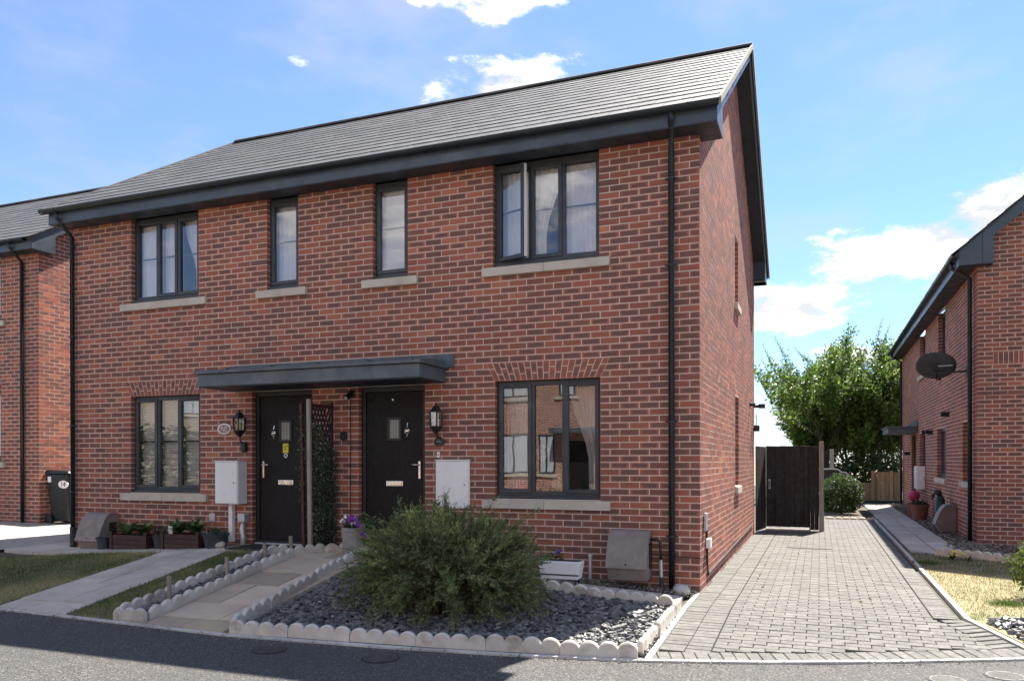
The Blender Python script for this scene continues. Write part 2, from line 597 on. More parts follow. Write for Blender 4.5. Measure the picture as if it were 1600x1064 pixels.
KERB = [(-40, -3.9), (-20, -3.35), (-12, -3.08), (-6.77, -3.06), (-4.98, -3.14), (-3.72, -3.20), (-2.13, -3.09), (-1.1, -2.96), (-.14, -2.79), (1.21, -2.36), (2.69, -1.66), (4.5, -.6), (7, 1.0), (12, 4.2), (40, 20)]
Z0 = [(-40, .30), (-12.8, .27), (-9.9, .16), (-9.44, .14), (-8.2, .19), (-7, .24), (-6, .30), (-4, .30), (-3.2, .26), (-2, .15), (-1, .06), (0, 0), (40, 0)]
ZROAD = -.10


def kerb_y(x): return pw(KERB, x)


def H(x, y):
    k = kerb_y(x)+.05
    t = min(1, max(0, (y-k)/max(.3, (-.75-k))))
    return lerp(-.085, pw(Z0, x), t)


def sheet(name, x0, x1, y0, y1, nx, ny, dz, mat, parent=None, zf=H):
    """surface between two x limits and two y limits (numbers or functions), laid on the terrain"""
    b = MB()
    fx = lambda q, y: q(y) if callable(q) else q
    fy = lambda q, x: q(x) if callable(q) else q
    P = []
    for j in range(ny+1):
        row = []
        for i in range(nx+1):
            ym = lerp(fy(y0, -3), fy(y1, -3), j/ny)
            x = lerp(fx(x0, ym), fx(x1, ym), i/nx)
            y = lerp(fy(y0, x), fy(y1, x), j/ny)
            x = lerp(fx(x0, y), fx(x1, y), i/nx)
            row.append((x, y, zf(x, y)+dz))
        P.append(row)
    k = len(b.v)
    for row in P: b.v += row
    n = nx+1
    for j in range(ny):
        for i in range(nx):
            b.f.append((k+j*n+i, k+j*n+i+1, k+(j+1)*n+i+1, k+(j+1)*n+i))
            b.uv.append([(0, 0), (1, 0), (1, 1), (0, 1)]); b.r.append(.5)
    return b.build(name, mat, parent, smooth=True)


def structure(o):
    o['kind'] = 'structure'
    return o


# far ground, road, land behind and in front
structure(MB().face([(-400, -400, -.35), (400, -400, -.35), (400, 500, -.35), (-400, 500, -.35)]).build('ground', DRY))
b = MB()
xs = [k[0] for k in KERB]
for a, c in zip(KERB, KERB[1:]):
    b.face([(a[0], -13.5, ZROAD), (c[0], -13.5, ZROAD), (c[0], c[1], ZROAD), (a[0], a[1], ZROAD)])
structure(b.build('road', ASPH))
b = MB()
b.box(-40, 40, -16.5, -13.5, -.34, -.02)
structure(b.build('pavement', CONC))
structure(MB().face([(-80, -80, -.03), (80, -80, -.03), (80, -16.5, -.03), (-80, -16.5, -.03)]).build('front_gardens', TURF))
# flush kerb strip in lengths
ke = bpy.data.objects.new('kerb', None)
put(ke, None, (0, -3, 0)); ke['kind'] = 'structure'
x = -20.
while x < 7:
    x2 = x+.905
    y, y2 = kerb_y(x), kerb_y(x2)
    d = Vector((x2-x, y2-y, 0)).normalized()
    n = Vector((-d.y, d.x, 0))
    A = Vector((x, y, 0))+d*.004; B = Vector((x2, y2, 0))-d*.004
    m = MB()
    m.hexa([A+Vector((0, 0, -.3)), B+Vector((0, 0, -.3)), B+n*.052+Vector((0, 0, -.3)), A+n*.052+Vector((0, 0, -.3)),
            A+Vector((0, 0, -.082)), B+Vector((0, 0, -.082)), B+n*.052+Vector((0, 0, -.080)), A+n*.052+Vector((0, 0, -.080))])
    m.build('kerb_stone', KERBM, ke, bevel=.006)
    x = x2

kin = lambda x: kerb_y(x)+.055
structure(sheet('garden_soil', -26, -.06, kin, 12, 60, 40, -.035, SOIL))
structure(sheet('side_ground', 2.45, 20, kin, 40, 20, 30, -.03, SOIL, zf=lambda x, y: H(x, min(y, 0))))
structure(sheet('back_ground', -30, 2.45, 12.0, 40, 20, 20, -.03, SOIL, zf=lambda x, y: 0))

# ---------------------------------------------------------------- block-paved drive (200 x 100 blocks, stretcher bond)
drv = bpy.data.objects.new('driveway', None)
put(drv, None, (1.2, 4, 0)); drv['kind'] = 'structure'
DX0, DX1 = .0, 2.38


def zdrive(x, y): return H(max(x, .001), y) if y < 0 else 0.0


def drive_right(y):
    return pw([(-1.9, 2.87), (-.62, 2.42), (13, 2.42)], y)


m = MB()
ys = [-2.9+.35*i for i in range(46)]
for a, c in zip(ys, ys[1:]):
    for (xa, xb) in ((-.2, .8), (.8, 1.8), (1.8, 3.3)):
        q = []
        for (xx, yy) in ((xa, a), (xb, a), (xb, c), (xa, c)):
            yy = max(yy, kerb_y(xx)+.02)
            xx = min(xx, drive_right(yy)+.02); xx = max(xx, -.06)
            q.append((xx, yy, zdrive(xx, yy)-.028))
        m.face(q)
m.build('bedding_sand', JOINT, drv)


def paver_mesh(lx, ly, r, c=.0045, jit=0):
    q = MB()
    hx, hy = lx/2, ly/2
    lo = [(-hx, -hy, -.05), (hx, -hy, -.05), (hx, hy, -.05), (-hx, hy, -.05)]
    mid = [(p[0], p[1], -.0045) for p in lo]
    hx -= c; hy -= c
    top = [(-hx, -hy, 0), (hx, -hy, 0), (hx, hy, 0), (-hx, hy, 0)]
    q.loops([lo, mid, top], True, False, True, r)
    return q


BL, BW, GAP = .2, .1, .0055
pavers = []   # x, y, lx, ly, rot
# front soldier course along the road kerb
px = -.02
while px < 3.0:
    y = kerb_y(px)
    d = Vector((.1, kerb_y(px+.1)-y, 0)).normalized()
    n = Vector((-d.y, d.x, 0))
    c = Vector((px, y, 0))+d*.05+n*(.055+.105)
    if c.x > .0 or True:
        pavers.append((c.x, c.y, BW-GAP, BL-GAP, math.atan2(d.y, d.x)))
    px += .1*d.x


def front_lim(x): return kerb_y(x)+.055+.225/max(.6, math.cos(math.atan(.47)))


# double soldier course along the house, single along the right kerb
y = -2.75
while y < 12.2:
    if y > front_lim(.1)-.02:
        pavers.append((.105, y, BL-GAP, BW-GAP, 0))
    if y > front_lim(.3)-.02:
        pavers.append((.305, y, BL-GAP, BW-GAP, 0))
    if y > -.62:
        pavers.append((2.29, y, BL-GAP, BW-GAP, 0))
    y += .1
# skewed soldier run on the splay
p0 = Vector((2.325, -.66, 0)); p1 = Vector((2.70, -1.66, 0))
d = (p1-p0).normalized(); ln = (p1-p0).length; n = Vector((-d.y, d.x, 0))
for i in range(int(ln/.1)):
    c = p0+d*(.05+.1*i)
    if c.y < front_lim(c.x)-.02: break
    pavers.append((c.x, c.y, BW-GAP, BL-GAP, math.atan2(d.y, d.x)))
row = 0
y = -2.75
while y < 12.2:
    xx = .41-(.1 if row % 2 else 0)
    lim_r = 2.185 if y > -.66 else 2.20+(-.66-y)*.40
    while xx < lim_r-.02:
        a, c = max(xx, .41), min(xx+.2, lim_r)
        mid = (a+c)/2
        lo_, hi_ = max(y-.05, front_lim(mid)-.012), y+.05
        if c-a > .04 and hi_-lo_ > .03 and not (.79 < mid < 1.33 and 5.02 < y < 5.2):
            pavers.append((mid, (lo_+hi_)/2, c-a-GAP, hi_-lo_-GAP, 0))
        xx += .2
    y += .1
    row += 1
pavers.sort(key=lambda p: (p[0]-CAM.x)**2+(p[1]-CAM.y)**2)
PM = [paver_mesh(BL-GAP, BW-GAP, (i+.5)/9).mesh('paver', PAVER) for i in range(9)]
PM2 = [paver_mesh(BW-GAP, BL-GAP, (i+.5)/9).mesh('paver', PAVER) for i in range(9)]
rest = MB()
cnt = 0
for (x, y, lx, ly, rot) in pavers:
    z = zdrive(x, y)+RND.uniform(-.002, .002)
    tilt = zdrive(x, y+.05)-zdrive(x, y-.05)
    std = PM if abs(lx-(BL-GAP)) < 1e-6 and abs(ly-(BW-GAP)) < 1e-6 else PM2 if abs(ly-(BL-GAP)) < 1e-6 and abs(lx-(BW-GAP)) < 1e-6 else None
    if cnt < 300 and std:
        o = bpy.data.objects.new('paver', RND.choice(std))
        put(o, drv, (x, y, z))
        o.rotation_euler = (math.atan(tilt/.1)+RND.uniform(-.008, .008), RND.uniform(-.006, .006), rot+RND.uniform(-.008, .008))
        cnt += 1
    else:
        q = paver_mesh(lx, ly, RND.random())
        i = len(rest.v)
        ca, sa = math.cos(rot+RND.uniform(-.008, .008)), math.sin(rot)
        rest.v += [(x+a*ca-c*sa, y+a*sa+c*ca, z+e+c*tilt*10*(1 if abs(rot) < .01 else 0)) for a, c, e in q.v]
        rest.f += [tuple(i+k for k in f) for f in q.f]
        rest.uv += q.uv; rest.r += q.r
rest.build('paver_field', PAVER, drv, kind='stuff')
# drive edge kerbs (narrow concrete edging each side)
def kerb_run(pts, wdt, h, parent, zf, unit=.915, name='edging_kerb'):
    for (a, c) in zip(pts, pts[1:]):
        a, c = Vector(a), Vector(c)
        L = (c-a).length
        k = max(1, round(L/unit))
        d = (c-a)/L
        n = Vector((-d.y, d.x))
        for i in range(k):
            A = a+d*(L*i/k+.003); B = a+d*(L*(i+1)/k-.003)
            q = MB()
            pts4 = [A, B, B+n*wdt, A+n*wdt]
            q.hexa([(p.x, p.y, zf(p.x, p.y)-.15) for p in pts4]+[(p.x, p.y, zf(p.x, p.y)+h) for p in pts4])
            q.build(name, KERBM, parent, bevel=.006)


kerb_run([(-.0, -2.70), (.0, 7.3)], .05, .008, drv, zdrive)
kerb_run([(2.45, 13.0), (2.44, -.62), (2.80, -1.56)], .05, .02, drv, lambda x, y: zdrive(x, y))
m = MB()   # strip of render/gravel at wall foot
# drain channel set in the drive
dr = thing('drain_grating', (1.06, 5.11, 0), 'small slotted drain channel set into the block paving in front of the gate', 'drain')
m = MB(); m.box(.8, 1.32, 5.055, 5.165, -.05, -.012); m.build('channel', BLACKM, dr)
for i in range(17):
    q = MB(); q.box(.81+i*.03, .826+i*.03, 5.06, 5.16, -.014, .002); q.build('bar', IRON, dr)
# manhole covers in the road
COVERM = simple('worn_cover', (.20, .19, .175), (.15, .142, .13), 14, .75, .6, 70)
for (x, y, rr, lab) in ((-3.0, -3.46, .13, 'dark oval cover in the shaded road by the left end of the slate bed'), (-2.0, -3.37, .14, 'dark oval cover in the shaded road in front of the bush'),
                        (2.06, -2.47, .125, 'pale round cover in sunlit road nearer the drive'), (2.46, -2.2, .13, 'pale round cover in sunlit road at the far right')):
    t = thing('service_cover', (x, y, ZROAD), lab, 'cover', 'small round service covers in the road')
    mt = IRON if x < 0 else COVERM
    MB().lathe(x, y, [(rr+.012, ZROAD-.02), (rr+.012, ZROAD+.004), (rr, ZROAD+.004), (rr, ZROAD-.01)], 24, False, False).build('rim', BLACKM, t)
    q = MB(); q.lathe(x, y, [(rr-.004, ZROAD-.02), (rr-.004, ZROAD+.005)], 24, False, True); q.build('lid', mt, t)
    for k in range(-3, 4):
        hw = math.sqrt(max(0, (rr*.85)**2-(k*.03)**2))
        q = MB(); q.box(x-hw, x+hw, y+k*.03-.006, y+k*.03+.006, ZROAD+.005, ZROAD+.008); q.build('rib', mt, t)

# ---------------------------------------------------------------- front garden surfaces
structure(sheet('lawn', -11.5, -6.93, kin, lambda x: pw([(-11, -2.2), (-9.6, -1.15), (-8.2, -.82), (-6.95, -.70)], x), 30, 14, .004, TURF))
structure(sheet('lawn_strip', -5.80, lambda y: -5.19+max(0, y+1.2)*-.25, kin, -.62, 6, 14, .004, TURF))


def slab_path(name, cells, mat, zoff=.012, vary=True):
    """a path of slabs; cells = list of (x0,x1,y0,y1)"""
    P = bpy.data.objects.new(name, None)
    xs = sum(c[0]+c[1] for c in cells)/2/len(cells); ysm = sum(c[2]+c[3] for c in cells)/2/len(cells)
    put(P, None, (xs, ysm, H(xs, ysm))); P['kind'] = 'structure'
    g = .007
    for (x0, x1, y0, y1) in cells:
        n = max(2, int((y1-y0)/.3)+1)
        q = MB()
        dz = RND.uniform(-.003, .003)
        top = []; r = RND.random()
        ring = [(lerp(x0+g, x1-g, i/2), y0+g) for i in range(3)]+[(x1-g, lerp(y0+g, y1-g, i/n)) for i in range(1, n)]+[(lerp(x1-g, x0+g, i/2), y1-g) for i in range(3)]+[(x0+g, lerp(y1-g, y0+g, i/n)) for i in range(1, n)]
        ring = [(x, max(y, kerb_y(x)+.058)) for x, y in ring]
        A = [(x, y, H(x, y)+zoff+dz) for x, y in ring]; B = [(x, y, H(x, y)-.04) for x, y in ring]
        q.prism(A, B, r)
        q.build('slab', mat, P, bevel=.004)
    return P


cells = []
y = -3.35
tog = 0
while y < -.75:
    d = .60
    y2 = min(y+d, -.75)
    xm = -6.35+(.12 if tog else -.1)
    cells += [(-6.9, xm, y, y2), (xm, -5.82, y, y2)]
    y = y2; tog ^= 1
x = -9.95
while x < -5.0:
    cells += [(x, min(x+.6, -4.98), -.75, -.38), (x, min(x+.6, -4.98), -.38, -.02)]
    x += .6
slab_path('concrete_path', cells, CONC)
# sandstone flags
SX0, SX1 = -4.73, -3.76
cells = []
y = -3.35
pat = [[.45, 1.0], [.70, 1.0], [.33, 1.0], [.6, 1.0], [1.0], [.42, 1.0], [.68, 1.0]]
hs = [.46, .42, .58, .44, .60, .46, .55]
for k, (pp, hh) in enumerate(zip(pat, hs)):
    a = 0
    for f in pp:
        cells.append((lerp(SX0, SX1, a), lerp(SX0, SX1, f), y, min(y+hh, -.02)))
        a = f
    y += hh
    if y > -.05: break
slab_path('sandstone_path', cells, FLAG)
cells = [(-2.6+.45*i, -2.6+.45*(i+1) if i < 5 else -.12, -.92, -.34) for i in range(6)]
slab_path('concrete_flags', cells, CONC)


# slate, gravel
def chips(name, region, n, smin, smax, mat, label, cat, zf=H, flat=.35):
    q = MB()
    for _ in range(n):
        x, y = region()
        s = RND.uniform(smin, smax); a = RND.uniform(0, 6.28)
        t = s*RND.uniform(.15, .3)
        z = zf(x, y)+RND.uniform(-.01, .035)
        ex = Vector((math.cos(a), math.sin(a), RND.uniform(-flat, flat)))
        ey = Vector((-math.sin(a), math.cos(a), RND.uniform(-flat, flat)))
        ez = ex.cross(ey).normalized()
        c = Vector((x, y, z)); w2 = s*RND.uniform(.4, .75)
        k = RND.uniform(.5, .9)
        P = [c-ex*s-ey*w2*k-ez*t, c+ex*s*k-ey*w2-ez*t, c+ex*s+ey*w2*k-ez*t, c-ex*s*k+ey*w2-ez*t]
        q.hexa(P+[p+ez*2*t-(p-c)*.12 for p in P], None, skip=(5,))
    o = q.build(name, mat)
    tag(o, label, cat, kind='stuff')
    return o


def slate_pt():
    while True:
        x = RND.uniform(-3.68, -.06); y = RND.uniform(-3.1, -.95)
        if y > kerb_y(x)+.13 and y < (-.98 if x > -3 else -.55): return x, y


chips('slate_chippings', slate_pt, 8500, .014, .042, SLATE, 'loose blue grey slate chippings filling the bed round the bush', 'slate chips')
chips('slate_chippings', lambda: (RND.uniform(-5.13, -4.80), RND.uniform(-3.0, -.85)), 1500, .010, .026, SLATE, 'slate chippings in the narrow strip between two scalloped edgings', 'slate chips')
def sun_slate():
    while True:
        x, y = RND.uniform(2.6, 4.0), RND.uniform(-1.5, .3)
        if y > kerb_y(x)+.12 and x > 2.56+max(0, -.62-y)*.40 and y < -.62+(x-2.55)*.45: return x, y


chips('slate_chippings', sun_slate, 1500, .015, .04, SLATE, 'slate chippings in the sun beyond the right drive kerb', 'slate chips')
structure(sheet('slate_bed', -3.70, -.07, kin, lambda x: -.93, 20, 8, .002, simple('slate_dust', (.045, .052, .062), (.03, .034, .04), 30, .8)))
chips('wall_foot_gravel', lambda: (RND.uniform(-2.6, -.03), RND.uniform(-.33, -.01)), 1400, .006, .018, GRAVEL, 'brown gravel along the foot of the brick front wall', 'gravel', flat=.8)
chips('path_side_gravel', lambda: (RND.uniform(3.32, 3.74), RND.uniform(4.9, 20)), 2600, .01, .026, GRAVEL, 'brown gravel between the path and the neighbouring long brick wall', 'gravel', zf=lambda x, y: 0, flat=.8)
chips('path_side_gravel', lambda: (RND.uniform(3.2, 6), RND.uniform(4.75, 6.76)), 1500, .01, .026, GRAVEL, 'brown gravel in front of the neighbouring gable wall', 'gravel', zf=lambda x, y: 0, flat=.8)


def grit_pt():
    x = RND.uniform(-9, 2.6)
    return x, kerb_y(x)-abs(RND.gauss(0, .07))-.01


chips('gutter_grit', grit_pt, 1500, .003, .009, GRAVEL, 'fine loose grit along the road edge of the kerb', 'grit', zf=lambda x, y: ZROAD-.004, flat=.5)
# ---------------------------------------------------------------- scalloped edging
def edging_run(pts, label, zf=H, hv=.078, hp=.046, th=.05):
    mid = pts[len(pts)//2]
    T = thing('scalloped_edging', (mid[0], mid[1], zf(*mid)), label, 'edging', 'scalloped concrete edgings')
    pts = [Vector(p) for p in pts]
    for a, c in zip(pts, pts[1:]):
        L = (c-a).length
        d = (c-a)/L; n = Vector((-d.y, d.x))
        ns = max(1, round(L/.15)); sw = L/ns
        i = 0
        while i < ns:
            k = min(4, ns-i)
            q = MB()
            off = RND.uniform(-.010, .010); dz = RND.uniform(-.010, .008); tl = RND.uniform(-.016, .016)
            prof = []
            u0 = i*sw+.002; u1 = (i+k)*sw-.002
            for j in range(k):
                for s in range(10):
                    f = s/9
                    if s == 9 and j < k-1: continue
                    u = lerp(u0, u1, (j+f)/k)
                    prof.append((u, hv+hp*max(0, 1-(2*f-1)**2)**.72))
            A = []; B = []; C = []; D = []
            for u, h in prof:
                p = a+d*u
                z = zf(p.x, p.y)+dz+tl*((u-u0)/max(.01, u1-u0)-.5)
                A.append((p+n*(off-th/2)).to_3d()+Vector((0, 0, z+h-.012)))
                B.append((p+n*(off-th/2+.012)).to_3d()+Vector((0, 0, z+h)))
                C.append((p+n*(off+th/2-.012)).to_3d()+Vector((0, 0, z+h)))
                D.append((p+n*(off+th/2)).to_3d()+Vector((0, 0, z+h-.012)))
            A0 = [Vector((p.x, p.y, zf(p.x, p.y)-.08)) for p in A]
            D0 = [Vector((p.x, p.y, zf(p.x, p.y)-.08)) for p in D]
            q.loops([A0, A, B, C, D, D0], False, False, False)
            for e in (0, -1):
                q.face([A0[e], A[e], B[e], C[e], D[e], D0[e]])
            q.build('edging_block', EDGE, T)
            i += k
    return T


ky = lambda x, o=.09: (x, kerb_y(x)+o)
edging_run([ky(-3.70), ky(-3.1), ky(-2.5), ky(-1.9), ky(-1.3), ky(-.7), ky(-.10)], 'white scalloped edging along the road front of the slate bed')
edging_run([ky(-3.72, .14), (-3.80, -2.2), (-3.88, -1.2), (-3.90, -.45)], 'white scalloped edging between sandstone path and slate bed')
edging_run([ky(-.09, .14), (-.07, -1.0)], 'white scalloped edging beside the block paved drive, in sunlight')
edging_run([(-.13, -.96), (-1.0, -.96), (-2.2, -.94)], 'white scalloped edging along the back of the slate bed below the window')
edging_run([ky(-5.18), ky(-4.77)], 'short scalloped edging end of the narrow slate strip by the road')
edging_run([ky(-5.18, .14), (-5.16, -2.0), (-5.12, -.85), (-5.0, -.60)], 'scalloped edging between the lawn strip and the narrow slate strip')
edging_run([ky(-4.77, .14), (-4.77, -1.4), (-4.76, -.80), (-4.55, -.45), (-4.28, -.28)], 'scalloped edging between narrow slate strip and sandstone path')
edging_run([(2.86, 4.72), (3.3, 4.42), (3.85, 3.98), (4.6, 3.4)], 'curved scalloped edging on the shaded lawn by the neighbouring gable', zf=lambda x, y: 0)


# ---------------------------------------------------------------- grass
def blades(name, region, n, hmin, hmax, mat, label, zf=H, rf=None, cat='grass'):
    q = MB()
    for _ in range(n):
        x, y = region()
        h = RND.uniform(hmin, hmax); a = RND.uniform(0, 6.28)
        lean = RND.uniform(0, .9)*h; b2 = RND.uniform(0, 6.28)
        wd = RND.uniform(.0018, .004)
        z = zf(x, y)
        p = Vector((x, y, z)); e = Vector((math.cos(a), math.sin(a), 0))*wd
        t = p+Vector((math.cos(b2)*lean, math.sin(b2)*lean, h))
        r = RND.random() if rf is None else rf(x, y)
        q.face([p-e, p+e, t], r=r)
    o = q.build(name, mat)
    return tag(o, label, cat, kind='stuff')


def patch(x, y, s=1.3, o=0):
    return mnoise.noise(Vector((x*s+o, y*s, .3)))


def lawn_pt():
    while True:
        x = RND.uniform(-11.4, -6.93); y = RND.uniform(-3.05, -.7)
        if y < pw([(-11, -2.2), (-9.6, -1.15), (-8.2, -.82), (-6.95, -.70)], x)+RND.uniform(-.02, .03) and y > kerb_y(x)+.06: return x, y


gr = lambda x, y: min(1, max(0, .58+.75*patch(x, y)+RND.uniform(-.34, .34)))
blades('lawn_grass', lawn_pt, 34000, .018, .05, GRASSM, 'short patchy green lawn left of the concrete path', rf=gr)


def strip_pt():
    while True:
        y = RND.uniform(-3.15, -.62); x = RND.uniform(-5.82, -5.2)
        if x < -5.19+max(0, y+1.2)*-.25 and y > kerb_y(x)+.06: return x, y


blades('lawn_grass', strip_pt, 9000, .018, .055, GRASSM, 'narrow grass strip between concrete path and scalloped edging', rf=lambda x, y: min(1, max(0, .5+.5*patch(x, y, 2)+RND.uniform(-.3, .3))))


def rl_right(x): return 2.52


def rlawn_pt():
    while True:
        x = RND.uniform(2.5, 5.5); y = RND.uniform(-1.2, 5.4)
        lim = pw([(2.4, 5.5), (2.75, 5.0), (2.86, 4.75), (3.3, 4.45), (3.85, 4.0), (4.6, 3.4), (6, 2.4)], x)
        if y < lim and y > pw([(2.4, -.62), (2.55, -.62), (4.0, .03), (6, 1.4)], x): return x, y


structure(sheet('dry_lawn', lambda y: 2.49 if y > -.6 else 2.49+(-.6-y)*.42, 6, lambda x: max(kerb_y(x)+.06, -1.3), lambda x: pw([(2.4, 5.5), (2.75, 5.0), (2.86, 4.75), (3.3, 4.45), (3.85, 4.0), (4.6, 3.4), (6, 2.4)], x), 20, 30, .004, DRY, zf=lambda x, y: H(x, min(y, 0))))
blades('dry_grass', rlawn_pt, 26000, .012, .04, GRASSD, 'bleached dry lawn right of the drive', zf=lambda x, y: H(x, min(y, 0)), rf=lambda x, y: min(1, max(0, .62-.75*max(0, patch(x, y, 1.4, 5))-(.35 if y > 3.0 else 0)+RND.uniform(-.35, .35))))
for (x, y, lab) in ((2.95, .35, 'bright green weed tuft on the dry lawn'), (2.62, 3.6, 'green weed tuft beside the drive kerb near the path')):
    blades('weed_tuft', lambda: (x+RND.gauss(0, .09), y+RND.gauss(0, .09)), 500, .03, .07, GRASSM, lab, zf=lambda x, y: 0, rf=lambda x, y: RND.uniform(0, .3), cat='weed')

WEED = [(.41+.1*RND.randint(0, 17), RND.uniform(-2.1, 7)) for _ in range(16)]


def weed_pt():
    c = RND.choice(WEED)
    return c[0]+RND.gauss(0, .006), c[1]+RND.gauss(0, .03)


blades('joint_weeds', weed_pt, 900, .008, .03, GRASSM, 'tiny weeds and moss sprouting in the drive block joints', zf=lambda x, y: zdrive(x, y)-.01, rf=lambda x, y: RND.uniform(.1, .7), cat='weeds')
# path of concrete flags beside the neighbouring house
P = bpy.data.objects.new('neighbour_path', None)
put(P, None, (3, 12, 0)); P['kind'] = 'structure'
y = 5.0
while y < 19.6:
    for (x0, x1) in ((2.56, 2.93), (2.94, 3.32)):
        q = MB()
        q.box(x0, x1-.006, y, y+.444, -.04, .010+RND.uniform(-.003, .003))
        q.build('slab', CONC, P, bevel=.004)
    y += .45
# neighbour's drive on the left
structure(sheet('side_paving', -9.98, -9.45, -.03, 7.6, 2, 12, .004, CONC))
structure(sheet('neighbour_drive', -20, -9.97, lambda x: pw([(-20, -2.4), (-12, -2.2), (-11, -1.9), (-9.9, -.7)], x), 12, 20, 20, .006, simple('neighbour_paving', (.42, .38, .33), (.34, .31, .27), 6, .9, .5, 60, c3=(.47, .44, .40))))

# ---------------------------------------------------------------- brickwork
CH = .075
BH = .064


def wall_bricks(F, L, z_bed, n0, n1, openings=(), zt=None, corner0=None, corner1=False, half=.1025):
    """list of bricks (u0b,u0t,u1b,u1t,z0,z1,kind). corner0: 'A' even courses start with a header, 'B' the opposite,
    None = plain; skip0 keeps room for corner bricks made by the other wall"""
    out = []
    for n in range(n0, n1):
        z0 = z_bed+CH*n+.0055
        z1 = z0+BH
        zm = (z0+z1)/2
        even = n % 2 == 0
        if corner0 == 'A':
            u = -.1125 if even else 0      # joints at .1075 / .22
            segs = [(0, .1025)] if even else [(0, .215)]
            s = .1125 if even else .225
        elif corner0 == 'B':               # the corner brick belongs to the other wall
            segs = []
            s = .225 if even else .1125
        else:
            segs = []
            s = 0 if even else -.1125
        while s < L-.012:
            segs.append((max(0, s), min(s+.214, L)))
            s += .225
        lo, hi = 0, L
        if zt:
            lo, hi = zt(zm)
        for k, (a, b) in enumerate(segs):
            a, b = max(a, lo), min(b, hi)
            if b-a < .03: continue
            pieces = [(a, a, b, b)]
            for op in openings:
                x0b, x0t, x1b, x1t, oz0, oz1 = op
                if not (oz0 < zm < oz1): continue
                f0 = (z0-oz0)/(oz1-oz0); f1 = (z1-oz0)/(oz1-oz0)
                la, lb = lerp(x0b, x0t, f0), lerp(x0b, x0t, f1)
                ra, rb = lerp(x1b, x1t, f0), lerp(x1b, x1t, f1)
                new = []
                for (p0, p1, q0, q1) in pieces:
                    if q0 <= min(la, lb) or p0 >= max(ra, rb):
                        new.append((p0, p1, q0, q1)); continue
                    if p0 < la-.045: new.append((p0, p1, min(q0, la), min(q1, lb)))
                    if q0 > ra+.045: new.append((max(p0, ra), max(p1, rb), q0, q1))
                pieces = new
            for pc in pieces:
                pc = list(pc)
                for op in openings:
                    x0b, x0t, x1b, x1t, oz0, oz1 = op
                    if not (oz0 < zm < oz1): continue
                    f0 = (z0-oz0)/(oz1-oz0); f1 = (z1-oz0)/(oz1-oz0)
                    la, lb = lerp(x0b, x0t, f0), lerp(x0b, x0t, f1)
                    ra, rb = lerp(x1b, x1t, f0), lerp(x1b, x1t, f1)
                    if la-.0572 < pc[2] < la: pc[2], pc[3] = la, lb
                    if ra < pc[0] < ra+.0572: pc[0], pc[1] = ra, rb
                if (pc[2]-pc[0]) < .045: continue
                out.append((*pc, z0, z1, 'corner' if (k == 0 and corner0 == 'A') else 'brick', even))
    return out


def brick_hexa(q, F, bk, r=None):
    u0b, u0t, u1b, u1t, z0, z1, kind, even = bk
    dep = .1
    if kind == 'corner':
        dep = .215 if even else .1025
    dd = RND.uniform(-.0007, .0007)
    q.hexa([F(u0b, dd, z0), F(u1b, dd, z0), F(u1b, dep, z0), F(u0b, dep, z0),
            F(u0t, dd, z1), F(u1t, dd, z1), F(u1t, dep, z1), F(u0t, dep, z1)], r, skip=(2,) if kind != 'corner' else ())


def mortar_wall(F, L, z0, z1, openings, name, parent, extra=(), rec=.0016):
    us = sorted({0, L, *[o[0] for o in openings], *[o[2] for o in openings]})
    zs = sorted({z0, z1, *[min(max(o[4], z0), z1) for o in openings], *[min(max(o[5], z0), z1) for o in openings]})
    q = MB()
    for a, b in zip(us, us[1:]):
        for c, d in zip(zs, zs[1:]):
            um, zm = (a+b)/2, (c+d)/2
            if any(o[0] < um < o[2] and o[4] < zm < o[5] for o in openings): continue
            q.face([F(a, rec, c), F(b, rec, c), F(b, rec, d), F(a, rec, d)])
    for o in openings:      # reveals
        a, b, c, d = o[0], o[2], max(o[4], z0), min(o[5], z1)
        e = .004
        q.face([F(a-e, rec, c), F(a-e, .16, c), F(a-e, .16, d), F(a-e, rec, d)])
        q.face([F(b+e, rec, c), F(b+e, .16, c), F(b+e, .16, d), F(b+e, rec, d)])
        if d < z1-.02: q.face([F(a, rec, d+e), F(b, rec, d+e), F(b, .16, d+e), F(a, .16, d+e)])
        q.face([F(a, rec, c-e), F(b, rec, c-e), F(b, .16, c-e), F(a, .16, c-e)])
    for poly in extra:
        q.face([F(u, rec, z) for u, z in poly])
    return q.build(name, MORTAR, parent)


VARIANTS = {}


def put_brick(parent, F, bk):
    """one brick as an object of its own, sharing mesh data with alike bricks"""
    u0b, u0t, u1b, u1t, z0, z1, kind, even = bk
    L = round(u1b-u0b, 3)
    key = (tuple(F.U), tuple(F.N), L, kind, even if kind == 'corner' else 0)
    if key not in VARIANTS:
        ms = []
        for k in range(10):
            q = MB()
            F0 = Frame((0, 0, 0), F.U, F.N)
            brick_hexa(q, F0, (0, 0, L, L, 0, BH, kind, even), RND.random())
            ms.append(q.mesh('brick', BRICK))
        VARIANTS[key] = ms
    o = bpy.data.objects.new('brick', RND.choice(VARIANTS[key]))
    put(o, parent, F(u0b, RND.uniform(-.0007, .0007), z0))


def make_wall(parent, walls, n_single, pick):
    """walls: list of (F, bricks). the n_single bricks nearest the camera become objects, the rest one part"""
    allb = [(F, b) for F, bs in walls for b in bs]
    cand = [(F, b) for F, b in allb if pick(F, b) and abs(b[0]-b[1]) < 1e-6 and abs(b[2]-b[3]) < 1e-6]
    cand.sort(key=lambda t: (t[0](t[1][0], 0, t[1][4])-CAM).length)
    single = {id(t[1]) for t in cand[:n_single]}
    q = MB()
    for F, b in allb:
        if id(b) in single: put_brick(parent, F, b)
        else: brick_hexa(q, F, b)
    q.build('brickwork', BRICK, parent, kind='stuff')


